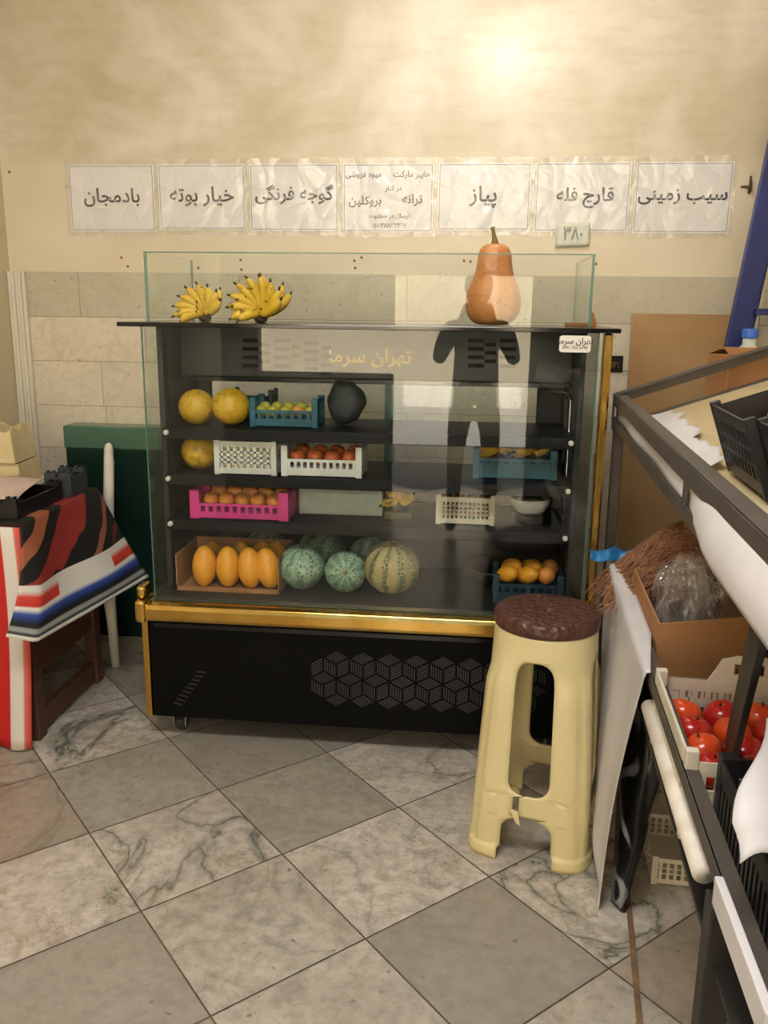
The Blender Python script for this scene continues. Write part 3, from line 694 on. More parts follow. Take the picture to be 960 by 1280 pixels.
# ------------------------------------------------------------------ fruit makers
def jit(a): return random.uniform(-a, a)
def blob(rx, ry, rz, n=20, m=14, fn=None):
    prof = [(sin(pi*k/m), -cos(pi*k/m)) for k in range(m+1)]
    prof[0] = (.02, -1); prof[-1] = (.02, 1)
    mb = MB().lathe(prof, n)
    for v_ in mb.v:
        k = fn(v_) if fn else 1
        v_[:] = (v_.x*rx*k, v_.y*ry*k, v_.z*rz*k)
    return mb
PROTO = {}
def dimple(v): return 1-.16*math.exp(-((v.x**2+v.y**2)/.07)) if v.z > 0 else 1-.07*math.exp(-((v.x**2+v.y**2)/.05))
def make_round(key, mat, stem=None, fn=dimple, sq=.92):
    """unit fruit of radius 1 about its centre (scaled when placed)"""
    o = blob(1, 1, sq, 24, 16, fn).build(key, mat, smooth=True, sub=1)
    if stem:
        MB().tube([(0, 0, sq*.80), (.03, 0, sq*.98), (.09, .03, sq*1.12)], [.07, .05, .06], 6).build('stem', stem, o, True, smooth=True)
    return o
def mango_fn(v): return 1+.10*v.x*v.z+.05*v.x
PR = {}
def fruit(kind, loc, r, label, cat, group=None, rot=None, sc=None):
    defs = {'peach': (M['peach'], None, dimple, .94), 'apple': (M['apple'], M['stem_dry'], dimple, .93), 'pear': (M['pear'], M['stem_dry'], lambda v: 1-.22*max(0, v.z), 1.12),
            'tomato': (M['tomato'], M['stem_green'], dimple, .84), 'red_tomato': (M['tomato_red'], M['stem_green'], dimple, .84), 'mango': (M['mango'], None, mango_fn, 1.5)}
    nm = {'red_tomato': 'tomato'}.get(kind, kind)
    m_, st, fn, sq = defs[kind]
    if kind not in PR:
        o = make_round(nm, m_, st, fn, sq); PR[kind] = o
    else:
        o = copy_thing(PR[kind])
    o.location = loc; o.scale = (r, r, r) if sc is None else sc
    o.rotation_euler = rot if rot is not None else (jit(.5), jit(.5), jit(3))
    tag(o, label, cat, group); return o
def melon(name, c, r, mat, label, cat, group=None, rz=1.0, rot=(0, 0, 0), ribs=10, amp=.018, stemmat=None):
    def fn(v):
        a = atan2(v.y, v.x); return 1+amp*cos(ribs*a)*sqrt(max(0, 1-v.z*v.z))-.05*math.exp(-((v.x**2+v.y**2)/.03))
    o = blob(r, r, r*rz, 64, 24, fn).build(name, mat, smooth=True)
    if stemmat: MB().lathe([(.012, r*rz*.93), (.010, r*rz*.955), (.006, r*rz*.97)], 10).build('stem_scar', stemmat, o, True, smooth=True)
    o.location = c; o.rotation_euler = rot; return tag(o, label, cat, group)

# crates: base, two long panels with slots, two short panels, four corner posts
def slotted(mb, L, z0, z1, along, fixed, th, cols, rows, rim=.18, solid_low=0):
    """a panel along x or y; frame bands plus bars so the slots are real holes"""
    H = z1-z0; rb = H*rim
    def bx(a0, a1, b0, b1):
        if along == 'x': mb.box((a0, fixed-th/2, b0), (a1, fixed+th/2, b1))
        else: mb.box((fixed-th/2, a0, b0), (fixed+th/2, a1, b1))
    bx(-L/2, L/2, z1-rb, z1); bx(-L/2, L/2, z0, z0+rb)
    bz0, bz1 = z0+rb, z1-rb
    for k in range(1, rows):
        zc = bz0+(bz1-bz0)*k/rows; bx(-L/2, L/2, zc-H*.03, zc+H*.03)
    bw = L/cols*.42
    for k in range(cols+1):
        c = -L/2+L*k/cols; bx(max(-L/2, c-bw/2), min(L/2, c+bw/2), bz0, bz1)
def crate(name, label, loc, size, mat, rz=0, front=None, cols=9, rows=2, group=None, notch=True, floor=.012, post=None, side_cols=6):
    w, d, h = size; r = thing(name, label, 'crate', loc, rz, group)
    front = front if front is not None else h*.62
    MB().box((-w/2+.002, -d/2+.002, .004), (w/2-.002, d/2-.002, floor)).build('base', mat, r, True)
    for sgn in (-1, 1):
        mb = MB(); slotted(mb, w-.01, .006, front, 'x', sgn*(d/2-.003), .004, cols, rows); mb.build('long_panel', mat, r, True)
        mb = MB(); slotted(mb, d-.01, .006, h*.97, 'y', sgn*(w/2-.003), .004, side_cols, rows); mb.build('end_panel', mat, r, True)
    pw = post or min(.022, w*.09)
    for a in (-1, 1):
        for b in (-1, 1):
            mb = MB().box((a*w/2-(pw if a > 0 else 0), b*d/2-(pw*.8 if b > 0 else 0), 0), (a*w/2+(0 if a > 0 else pw), b*d/2+(0 if b > 0 else pw*.8), h))
            mb.build('corner_post', mat, r, True, bevel=.002)
    return r

# --- on the counter top: bananas and pumpkin
def banana_mb(L, r, bend):
    pts = []; rr = []
    for k in range(11):
        f_ = k/10; a = bend*(f_-.15); pts.append((L*f_*cos(a*.5), 0, L*f_*sin(a*.5)))
        rr.append(r*max(.25, min(1, .35+3.2*f_ if f_ < .25 else (1 if f_ < .75 else 1-(f_-.75)*2.6))))
    return MB().tube(pts, rr, 6)
def banana_bunch(label, c, specs, scale=1, group='banana bunches on the counter top'):
    r = thing('banana_bunch', label, 'bananas', c, 0, group)
    MB().lathe([(.008, -.004), (.02, 0), (.024, .012), (.016, .024), (.004, .028)], 10).build('crown', M['banana_crown'], r, True, smooth=True)
    for az, el, L, y in specs:
        mb = banana_mb(L*scale, .0205*min(1, scale*1.1), .9); tip = MB()
        R = Matrix.Rotation(az, 4, 'Y') @ Matrix.Rotation(-el, 4, 'Z')
        R = Matrix.Translation((0, y, .024)) @ Matrix.Rotation(-az, 4, 'Y') @ Matrix.Rotation(el, 4, 'Z')
        e = mb.v[-6:]; ctr = sum(e, Vector())/6; dv = (ctr-sum(mb.v[-12:-6], Vector())/6).normalized()
        tip.tube([ctr-dv*.002, ctr+dv*.008*scale, ctr+dv*.012*scale], [.005*scale, .004*scale, .0025*scale], 6)
        for v_ in mb.v: v_[:] = R @ v_
        for v_ in tip.v: v_[:] = R @ v_
        b = mb.build('banana', M['banana'], r, True, smooth=True, sub=1); tip.build('tip', M['banana_tip'], b, True, smooth=True)
    return r
# azimuth: 0 points right, pi/2 up, pi left (seen from the front); el tilts towards the viewer (negative) or away
b1 = at(256, 394, 2.92)
banana_bunch('smaller yellow banana bunch on the left of the counter top, with brown tips', (b1.x, 2.92, 1.449),
             [(radians(a), e, L, y) for a, e, L, y in ((8, -.5, .105, -.01), (30, -.35, .11, -.01), (52, -.3, .11, -.01), (75, -.25, .115, -.01), (98, -.25, .115, -.01), (120, -.3, .11, -.01), (142, -.35, .115, -.01), (162, -.4, .115, -.01), (176, -.6, .10, -.01), (40, .4, .11, .02), (88, .3, .12, .02), (130, .4, .115, .02), (158, .3, .11, .03))], .86)
b2 = at(326, 394, 2.90)
banana_bunch('larger yellow banana bunch with bananas fanned upward beside the smaller one', (b2.x, 2.90, 1.449),
             [(radians(a), e, L, y) for a, e, L, y in ((6, -.5, .12, -.01), (24, -.35, .13, -.01), (44, -.3, .135, -.01), (64, -.25, .14, -.01), (84, -.25, .14, -.01), (104, -.25, .14, -.01), (124, -.3, .13, -.01), (144, -.35, .12, -.01), (166, -.4, .11, -.01), (14, .4, .135, .02), (34, .4, .14, .02), (72, .3, .15, .02), (110, .35, .135, .02), (140, .3, .125, .03), (170, -.7, .09, -.01))], .88)
p = at(615, 402, 2.86)
pk = thing('butternut_pumpkin', 'tall orange pear shaped pumpkin with a dry stem on the counter top', 'pumpkin', (p.x, 2.86, 1.4462))
prof = [(.004, .004), (.035, .001), (.062, .008), (.080, .028), (.0895, .058), (.0885, .09), (.079, .12), (.066, .148), (.0575, .175), (.0545, .20), (.053, .222), (.046, .24), (.03, .251), (.012, .2525), (.004, .251)]
MB().lathe(prof, 48, fn=lambda a, z, r: 1+.018*cos(9*a)).build('body', M['squash'], pk, True, smooth=True, sub=1)
MB().tube([(0, 0, .249), (-.001, 0, .262), (-.004, 0, .276), (-.008, 0, .292), (-.010, 0, .303)], [.014, .009, .0068, .006, .0075], 8).build('stem', M['stem_dry'], pk, True, smooth=True)
p = at(735, 396, 3.0)
tag(MB().prism([(0, 0), (.10, 0), (.10, .012), (.088, .045), (.08, .012), (0, .010)], lambda a, b, d: (p.x-.07+a, 3.0+d, 1.4465+b), .05).build('cardboard_scrap', M['card'], bevel=.001), 'torn brown cardboard scrap in the right corner of the counter top', 'cardboard')

# --- top shelf
Z1, Z2, Z3, Z0 = 1.0985, .9415, .7845, .5305
def onx(px, py, Y): return at(px, py, Y).x
melon('yellow_melon', (onx(246, 512, 2.9), 2.9, Z1+.0605), .0615, M['yellow_melon'], 'round yellow melon at the left end of the top shelf', 'melon', 'yellow melons', .97, (.3, .2, 0), 8, .004)
melon('yellow_melon', (onx(289, 511, 2.9), 2.9, Z1+.064), .065, M['yellow_melon'], 'round yellow melon beside the teal crate on the top shelf', 'melon', 'yellow melons', .97, (.5, -.2, 1), 8, .004)
melon('yellow_melon', (onx(250, 569, 2.9), 2.9, Z2+.063), .064, M['yellow_melon'], 'round yellow melon on the middle shelf left of the white slatted crate', 'melon', 'yellow melons', .97, (.2, .5, 2), 8, .004)
cx = onx(359, 515, 2.93)
crate('teal_crate', 'small teal plastic crate of green and peach coloured fruit on the top shelf', (cx, 2.94, Z1), (.235, .14, .10), M['teal_crate'], 0, .058, 8, 1, floor=.03)
k = 0
for row, yy in enumerate((2.905, 2.965)):
    for q in range(5):
        kind = 'peach' if (row, q) in ((0, 3),) else 'pear'
        lab = ('orange blushed peach in the front row of the teal crate' if kind == 'peach' else f"green pear in the {'front' if row == 0 else 'back'} row of the teal crate, {['leftmost', 'second', 'middle', 'fourth', 'rightmost'][q]} of the row")
        fruit(kind, (cx-.086+.043*q, yy, Z1+.052+.008*row), .0205, lab, 'peach' if kind == 'peach' else 'pear', 'fruit in the teal crate')
cx = onx(322, 512, 3.06)
crate('teal_crate', 'dark teal crate standing behind the yellow melons on the top shelf', (cx-.02, 3.085, Z1), (.16, .10, .11), M['navy_crate'], 0, .08, 6, 1)
def sackfn(v): return 1+.18*mnoise.noise((v.x*1.7, v.y*1.7, v.z*1.7+4))
o = blob(.068, .05, .075, 24, 16, sackfn).build('dark_sack', M['dark_sack'], smooth=True); o.location = (onx(432, 505, 3.0), 3.0, Z1+.079)
tag(o, 'dark grey knotted plastic sack right of the teal crate on the top shelf', 'sack')
# --- middle shelf
cx = onx(312, 575, 2.87)
crate('white_crate', 'white slatted crate with a cream lining on the middle shelf', (cx, 2.88, Z2), (.215, .14, .125), M['white_crate'], 0, .115, 9, 4)
tag(MB().grid(lambda u, v: (cx-.088+.176*u, 2.828+.10*v, Z2+.113+.006*sin(u*9)*sin(v*5+1)), 14, 10).build('cream_packing', M['cream_crate'], smooth=True, solid=.004), 'cream coloured packing filling the white slatted crate', 'packing')
o = bpy.data.objects['cream_packing']
mbx = MB().box((cx-.09, 2.835, Z2+.0125), (cx+.09, 2.93, Z2+.109)); bpy.data.objects.remove(o)
def pk_fn(u, v): return (cx-.09+.18*u, 2.832+.10*v, Z2+.109+.007*sin(u*9)*sin(v*5+1))
mbx.grid(pk_fn, 14, 10)
tag(mbx.build('cream_packing', plain('packing', '#e6dab8', .8, 0, '#dccda6', 12), bevel=.003), 'cream coloured packing filling the white slatted crate', 'packing')
cx = onx(405, 580, 2.87)
crate('white_crate', 'low white crate of red apples on the middle shelf', (cx, 2.89, Z2), (.275, .15, .105), M['white_crate'], 0, .06, 12, 1, floor=.03)
for row, (yy, zz) in enumerate(((2.865, .062), (2.925, .070))):
    for q, dx in enumerate((-.09, -.03, .03, .09)):
        fruit('apple', (cx+dx+.008*row, yy, Z2+zz), .029, f"red and orange apple in the {'front' if row == 0 else 'back'} row of the low white crate, {['leftmost', 'second from left', 'third from left', 'rightmost'][q]}", 'apple', 'apples in the low white crate')
cx = onx(642, 580, 2.98)
crate('teal_crate', 'teal crate of bananas on the right of the middle shelf', (cx, 2.97, Z2), (.28, .17, .10), M['teal_crate'], 0, .07, 9, 2, floor=.055)
banana_bunch('banana bunch with green tips lying in the teal crate, left one', (cx-.055, 2.94, Z2+.058), [(radians(a), e, .085, 0) for a, e in ((10, .2), (35, -.4), (60, .3), (150, -.3), (175, .2))], .8, 'bananas on the shelves')
banana_bunch('banana bunch with green tips lying in the teal crate, right one', (cx+.06, 2.945, Z2+.058), [(radians(a), e, .08, 0) for a, e in ((8, -.2), (30, .4), (120, -.3), (150, -.4), (172, .3))], .8, 'bananas on the shelves')
# --- lower shelf
cx = onx(304, 630, 2.87)
crate('pink_crate', 'bright pink plastic crate of peaches on the lower shelf', (cx, 2.89, Z3), (.345, .16, .10), M['pink_crate'], 0, .055, 12, 1, floor=.025, post=.034)
for row, (yy, zz, n_) in enumerate(((2.865, .058, 5), (2.925, .075, 5))):
    for q in range(n_):
        fruit('peach', (cx-.112+.056*q+.012*row, yy, Z3+zz), .0285, f"ripe peach in the {'front' if row == 0 else 'back'} row of the pink crate, {['leftmost', 'second', 'middle', 'fourth', 'rightmost'][q]} of the row", 'peach', 'peaches in the pink crate')
cx = onx(428, 634, 2.98)
fb = thing('foam_box', 'pale grey foam box with a pink strip on the lower shelf', 'box', (cx, 3.0, Z3))
MB().box((-.15, -.07, 0), (.15, .07, .105)).build('body', M['foam'], fb, True, bevel=.006)
MB().box((-.152, -.072, .1052), (.152, .072, .125)).build('lid', M['foam'], fb, True, bevel=.004)
MB().box((-.10, -.0735, .108), (.145, -.072, .117)).build('pink_strip', M['pink_crate'], fb, True)
bx_ = onx(500, 645, 2.97)
banana_bunch('small dull banana bunch on the lower shelf beside the foam box', (bx_, 2.93, Z3+.03), [(radians(a), e, .075, 0) for a, e in ((12, -.3), (50, .2), (80, -.2), (120, .2), (165, -.3))], .85, 'bananas on the shelves')
bs = MB().box((bx_-.05, 2.89, Z3), (bx_+.05, 2.99, Z3+.029)); tag(bs.build('dark_tray', M['produce_dark'], bevel=.004), 'low dark tray under the small dull banana bunch', 'tray')
cx = onx(582, 636, 2.93)
crate('cream_basket', 'white and cream slatted basket on the lower shelf', (cx, 2.93, Z3), (.20, .15, .105), M['cream_crate'], 0, .095, 13, 4)
for row, yy in enumerate((2.895, 2.945, 2.985)):
    for q in range(4):
        fruit('peach', (cx-.066+.044*q, yy if row < 2 else 2.95, Z3+(.036 if row < 2 else .073)), .0215, f"orange peach in the white and cream basket, {['lower front', 'lower back', 'upper'][row]} layer, {['leftmost', 'second', 'third', 'rightmost'][q]}", 'peach', 'peaches in the cream basket')
cx = onx(662, 640, 2.95)
tag(MB().lathe([(.055, 0), (.06, .006), (.06, .022), (.05, .027), (.02, .0272)], 28, (cx, 2.95, Z3)).build('dark_stand', M['black_crate'], smooth=False), 'low round black stand under the white bowl on the lower shelf', 'stand')
wb_ = thing('white_bowl', 'white bowl with dark stems in it on the right of the lower shelf', 'bowl', (cx, 2.95, Z3+.0275))
MB().lathe([(.002, .003), (.035, .001), (.052, .012), (.066, .036), (.070, .056), (.067, .056), (.062, .038), (.048, .016), (.03, .007), (.002, .006)], 32).build('shell', M['white_bowl'], wb_, True, smooth=True)
hb = blob(.048, .048, .020, 18, 8)
for k in range(5): hb.tube([(-.03+.015*k, 0, .0), (-.035+.018*k, .005, .035), (-.045+.022*k, .01, .062)], .003, 6)
hb = tag(hb.build('dried_herbs', M['produce_dark'], smooth=True), 'dark dried stems heaped in the white bowl', 'herbs'); hb.location = (cx, 2.95, Z3+.0275+.042)
# --- deck: mango carton, melons
A = at(225, 746, 2.80); B = at(345, 746, 2.80)
mw = B.x-A.x; cx = (A.x+B.x)/2
mcx = cx+.005
bxm = thing('mango_carton', 'open brown cardboard carton of mangoes on the case floor', 'carton', (mcx, 2.90, Z0))
hw = mw/2+.01
MB().box((-hw, -.115, 0), (hw, .115, .004)).build('base', M['card'], bxm, True)
MB().box((-hw, -.115, .004), (-hw+.004, .115, .13)).build('side_panel', M['card'], bxm, True)
MB().box((hw-.004, -.115, .004), (hw, .115, .13)).build('side_panel', M['card'], bxm, True)
MB().box((-hw, .111, .004), (hw, .115, .135)).build('back_panel', M['card'], bxm, True)
MB().box((-hw, -.115, .004), (hw, -.111, .016)).build('front_lip', M['card'], bxm, True)
for q, px in enumerate((255, 284, 312, 339)):
    x = onx(px, 722, 2.83)
    fruit('mango', (min(x, mcx+hw-.05), 2.835+.004*(q % 2), Z0+.076), .045, f"upright orange mango in the front row of the carton, {['leftmost', 'second from the left', 'third from the left', 'rightmost'][q]}", 'mango', 'mangoes in the carton', (-.12, .06*(q-1.5), .7*q), (.0435, .0435, .0485))
for q, px in enumerate((266, 297, 324, 350)):
    x = onx(px, 700, 2.94)
    fruit('mango', (min(x, mcx+hw-.045), 2.95, Z0+.070), .04, f"orange mango in the back row of the carton, {['leftmost', 'second from the left', 'third from the left', 'rightmost'][q]}", 'mango', 'mangoes in the carton', (.25, .1*(q-1.5), .9*q), (.042, .042, .048))
gm = 'netted melons on the case floor'
melon('netted_melon', (onx(377, 722, 2.87), 2.87, Z0+.079), .081, M['netted_green'], 'large pale green netted melon right of the mango carton', 'melon', gm, .98, (.25, .1, 0), 10, .012, M['stem_dry'])
melon('netted_melon', (onx(432, 727, 2.86), 2.86, Z0+.071), .073, M['netted_green'], 'green netted melon with its blossom end facing the glass, in the front row', 'melon', gm, .98, (1.35, .2, .1), 10, .012, M['stem_dry'])
melon('striped_melon', (onx(490, 722, 2.86), 2.86, Z0+.092), .095, M['cantaloupe'], 'ribbed tan and green striped melon, rightmost of the front row', 'melon', gm, .97, (.12, 0, .3), 10, .022, M['stem_dry'])
melon('netted_melon', (onx(402, 690, 3.03), 3.04, Z0+.088), .09, M['netted_dark'], 'dark green netted melon behind the large pale melon', 'melon', gm, .98, (.4, .3, 1), 10, .012)
melon('netted_melon', (onx(461, 690, 3.03), 3.06, Z0+.073), .075, M['netted_green'], 'green netted melon behind the striped melon, right of the back row', 'melon', gm, .98, (.2, .4, 2), 10, .012)
for q, (px, r) in enumerate(((285, .068), (332, .078))):
    melon('netted_melon', (onx(px, 690, 3.09), 3.09, Z0+r*.98), r, M['netted_dark'], ('small dark melon behind the mango carton, left of the pair', 'dark green melon behind the right edge of the mango carton')[q], 'melon', gm, .98, (.3, .3, q), 10, .012)
cx = onx(660, 710, 2.86)
crate('navy_crate', 'dark blue crate of orange mangoes on the right of the case floor', (cx, 2.88, Z0), (.235, .16, .10), M['navy_crate'], 0, .07, 8, 2, floor=.04)
for row, (yy, zz) in enumerate(((2.85, .088), (2.91, .098))):
    for q in range(3):
        fruit('peach' if q == 2 else 'mango', (cx-.07+.066*q+.015*row, yy, Z0+zz), .03, f"{'orange red peach' if q == 2 else 'orange mango'} in the {'front' if row == 0 else 'back'} row of the dark blue crate, {['left', 'middle', 'right'][q]}", 'peach' if q == 2 else 'mango', 'fruit in the dark blue crate', (1.2 if q != 2 else 0, .4*q, .5), (.03, .03, .033))
cx = onx(620, 690, 3.06)
tag(MB().lathe([(.002, .003), (.07, .001), (.10, .02), (.118, .06), (.122, .066), (.114, .062), (.095, .024), (.066, .007), (.002, .006)], 36, (cx-.01, 3.035, Z0)).build('black_basin', M['black_gloss'], smooth=True), 'wide black basin behind the dark blue crate on the case floor', 'basin')

# ------------------------------------------------------------------ stool
ST = Vector((.221, 2.305, 0)); SR = atan2(-.067, .263)
stool = thing('plastic_stool', 'tall cream plastic stool with a brown seat in front of the display case', 'stool', ST, SR)
HS = .655
def wfun(z):
    if z < .136:
        w = .54
        k = (z-.092)/.044
        return max(.06, w*sqrt(max(0, 1-k*k))) if z > .092 else w
    if z < .197: return .46
    if z <= .585:
        w = .46
        if z > .52: k = (z-.52)/.066; return max(.06, w*(max(0, 1-k**2.6))**(1/2.6))
        if z < .248: k = (.248-z)/.051; return max(.06, w*(max(0, 1-k**2.6))**(1/2.6))
        return w
    return .40
zs = [0, .012, .026, .034, .0355, .044, .06, .075, .092, .102, .111, .119, .126, .132, .136, .142, .152, .166, .182, .192, .198, .202, .208, .217, .230, .248, .26, .30, .34, .38, .42, .46, .50, .52, .54, .555, .566, .574, .580, .5845, .59, .60, .615, .63, .645, HS]
ss = [-1, -.93, -.86, -.78, -.69, -.6, -.5, -.36, -.2, 0, .2, .36, .5, .6, .69, .78, .86, .93]
mb = MB(); NS = len(ss)*4
for z in zs:
    f_ = z/HS; w = wfun(z); e = 5.5-3.5*f_**.8; h = .160-.022*f_
    for sd in range(4):
        for s_ in ss:
            a = s_/.5*w if abs(s_) <= .5 else math.copysign(w+(abs(s_)-.5)/.5*(1-w), s_)
            th = (sd*90+a*45)*pi/180; c_, s2 = abs(cos(th)), abs(sin(th))
            # superellipse in the stool's own frame, flat sides facing +-x and +-y
            r = h/((c_**e+s2**e)**(1/e))
            r = min(r, h*1.27)
            aa = abs(a)
            if aa > .62 and z >= .0352: r += .012*min(1, (1-aa)/.1+.45)*max(0, min(1, (.56-z)/.06))*min(1, (aa-.62)/.05)
            if z < .0352: r += .015 if aa > .5 else .009
            mb.v.append(Vector((r*cos(th), r*sin(th), z)))
for i in range(len(zs)-1):
    zc = (zs[i]+zs[i+1])/2
    for j in range(NS):
        s0 = ss[j % len(ss)]; inside = -.5 <= s0 < .5
        if inside and (zc < .136 or .198 < zc < .5845): continue
        # the crack through the front stretcher
        if inside and   .136 < zc < .198 and j // len(ss) == 3 and s0 == -.36 : continue
        mb.f.append((i*NS+j, i*NS+(j+1) % NS, (i+1)*NS+(j+1) % NS, (i+1)*NS+j)); mb.mi.append(0)
body = mb.build('body', M['stool_cream'], stool, True, smooth=True, solid=.007)
prof = [(.004, .650), (.139, .650), (.1445, .654), (.146, .662), (.145, .680), (.140, .689), (.13, .6925), (.08, .6905), (.02, .6895), (.0125, .688), (.0115, .676), (.003, .676)]
MB().lathe(prof, 56).build('seat', M['seat_brown'], stool, True, smooth=True, bevel=.0015)
p0 = Vector((-.045, -.162, .160))
MB().prism([(0, 0), (.022, -.004), (.03, -.045), (.018, -.04), (.004, -.012)], lambda a, b, d: (p0.x+a, p0.y-d*.4-.002, p0.z+b), .012).build('broken_shard', M['stool_cream'], stool, True, bevel=.001)

# ------------------------------------------------------------------ table with cloths on the left
TX0, TX1, TY0, TY1, TZ = -2.02, -1.475, 2.63, 3.17, .792
tb = thing('brown_table', 'brown wooden table covered by coloured cloths at the left wall', 'table', ((TX0+TX1)/2, (TY0+TY1)/2, 0))
MB().box((TX0, TY0, TZ-.025), (TX1, TY1, TZ)).build('tabletop', M['brown_wood'], tb, bevel=.003)
for x in (TX0+.025, TX1-.025):
    for y in (TY0+.03, TY1-.03): MB().box((x-.022, y-.028, 0), (x+.022, y+.028, TZ-.025)).build('leg', M['brown_wood'], tb, bevel=.003)
for y in (TY0+.03, TY1-.03): MB().box((TX0+.047, y-.01, .60), (TX1-.047, y+.01, TZ-.025)).build('apron', M['brown_wood'], tb)
for x in (TX0+.025, TX1-.025):
    MB().box((x-.01, TY0+.058, .235), (x+.01, TY1-.058, TZ-.025)).build('side_panel', M['brown_wood'], tb)
    MB().box((x-.012, TY0+.058, .02), (x+.012, TY1-.058, .095)).build('lower_rail', M['brown_wood'], tb)
# patterned cloth: lies on the top, falls over the right edge and flares
T0, T1 = Vector((TX1+.012, 2.60, TZ+.006)), Vector((TX1+.012, 3.19, TZ+.006))
Hs = [(0, at(7, 796, 2.46)), (.14, at(45, 803, 2.50)), (.5, at(108, 767, 2.77)), (1, at(186, 721, 3.12))]
def hem(u):
    for (a, p), (b, q) in zip(Hs, Hs[1:]):
        if u <= b: return p.lerp(q, (u-a)/(b-a))
    return Hs[-1][1]
def clothfn(u, v):
    if v < .25:      # on the table top
        k = v/.25; y = T0.y+.02+(T1.y-T0.y-.02)*u
        return (TX0+.05+(T0.x-.02-TX0-.05)*k, y, TZ+.004+.002*sin(u*11))
    k = (v-.25)/.75; p = T0.lerp(T1, u); h = hem(u); f_ = k
    q = p.lerp(h, f_); bulge = .012*sin(u*pi*3+1)*sin(k*pi)
    q.x += bulge+.02*sin(k*pi)*.5; q.z -= .012*sin(k*pi)
    if k < .06: q.z = max(q.z, TZ-.02)
    return q
def uvpatch(o):
    # v: 0 on the table edge .. 1 at the hem; the top is black patterned
    for l in o.data.uv_layers[0].data:
        l.uv[1] = max(0, (l.uv[1]-.25)/.75) if l.uv[1] > .25 else .1*l.uv[1]
cl = MB().grid(clothfn, 40, 48).build('patterned_cloth', M['patterned'], smooth=True, solid=.003); uvpatch(cl)
tag(cl, 'black red and striped cloth hanging over the right side of the brown table', 'tablecloth')
def redfn(u, v):
    x = TX0-.02+u*(TX1+.03-TX0); fold = .012*sin(u*26)*v
    return (x+.012*sin(v*4)*u, TY0-.035-.05*v*(.3+u*.4)+fold, TZ-.006-(TZ-.012)*v)
tag(MB().grid(redfn, 48, 20).build('red_cloth', M['red_cloth'], smooth=True, solid=.003), 'bright red cloth with a white stripe hanging down the front of the brown table', 'cloth')
# on the table
def tray(name, label, x0, x1, y0, y1, z0, h, mat, th=.006, cat='tray', group=None):
    r = thing(name, label, cat, ((x0+x1)/2, (y0+y1)/2, z0), 0, group)
    MB().box((x0, y0, z0), (x1, y1, z0+th)).build('base', mat, r)
    w = MB()
    w.box((x0, y0, z0+th), (x1, y0+th, z0+h)).box((x0, y1-th, z0+th), (x1, y1, z0+h)).box((x0, y0+th, z0+th), (x0+th, y1-th, z0+h)).box((x1-th, y0+th, z0+th), (x1, y1-th, z0+h))
    w.build('rim', mat, r, bevel=.0015)
    for x in (x0, x1-.045):
        for y in (y0, y1-.03): MB().box((x, y, z0+h), (x+.045, y+.03, z0+h+.014)).box((x+.006, y+.006, z0+h+.014), (x+.014, y+.024, z0+h+.022)).box((x+.028, y+.006, z0+h+.014), (x+.036, y+.024, z0+h+.022)).build('stacking_corner', mat, r)
    return r
TT = TZ+.0085
tray('black_tray', 'black plastic tray with pinkish paper on the brown table', -1.98, -1.497, 2.645, 2.97, TT, .052, M['black_crate'])
tag(MB().grid(lambda u, v: (-1.965+.46*u-.05*v*u, 2.67+.28*v, TT+.062+.02*v*u+.006*sin(u*7+v*3)), 14, 10).build('pinkish_paper', M['pink_paper'], smooth=True, solid=.001), 'creased pinkish paper sheet lying over the black tray', 'paper')
tray('dark_box', 'small dark grey open box behind the black tray on the table', -1.575, -1.472, 2.99, 3.13, TT, .075, M['dark_sack'], .006, 'box')
tray('cream_tray', 'low cream tray in the middle of the table behind the black tray', -1.652, -1.585, 2.99, 3.15, TT, .04, M['cream_crate'])
for k, (zz, d_) in enumerate(((TT, 0), (TT+.1245, .012))):
    bb = thing('beige_bin', ('beige plastic bin, lower one of the stack at the left edge', 'beige plastic bin with wavy rim, upper one of the stack at the left edge')[k], 'bin', (-1.77-.02*k, 3.07, zz), .1, 'beige bins')
    m2 = MB(); a_, b_ = .105, .088
    n_ = 40
    for q in range(n_):
        f0, f1 = q/n_, (q+1)/n_
        def pt(f_, top):
            k4 = f_*4; sd = int(k4) % 4; t_ = k4-int(k4); g = a_ if not top else b_
            c4 = [(-g, -g*1.0), (g, -g), (g, g), (-g, g)]; P, Q = c4[sd], c4[(sd+1) % 4]
            return (P[0]+(Q[0]-P[0])*t_, P[1]+(Q[1]-P[1])*t_, (.12+(.010*sin(f_*2*pi*8) if k else 0)) if top else 0)
        m2.add([pt(f0, 0), pt(f1, 0), pt(f1, 1), pt(f0, 1)], [(0, 1, 2, 3)])
    m2.build('walls', M['beige_plastic'], bb, True, solid=.004)
    MB().box((-a_+.004, -a_+.004, .002), (a_-.004, a_-.004, .006)).build('base', M['beige_plastic'], bb, True)
# green box between the case and the wall
gx = thing('green_box', 'dark green box with a lighter green lid between the table and the display case', 'box', (-1.30, 3.52, 0))
z_ = at(80, 560, 3.62).z; zt = at(80, 532, 3.62).z
gl0, gl1 = at(80, 560, 3.62).x, -.72  # right end stretched behind the case to darken its left rear door
MB().box((gl0+.005, 3.625, 0), (gl1-.005, 3.733, z_)).build('body', plain('green_dark', '#0f2c24', .3, 0, '#0c241d', 3), gx, bevel=.004)
MB().box((gl0, 3.62, z_+.0005), (gl1, 3.736, zt)).build('lid', M['green_glass'], gx, bevel=.006)
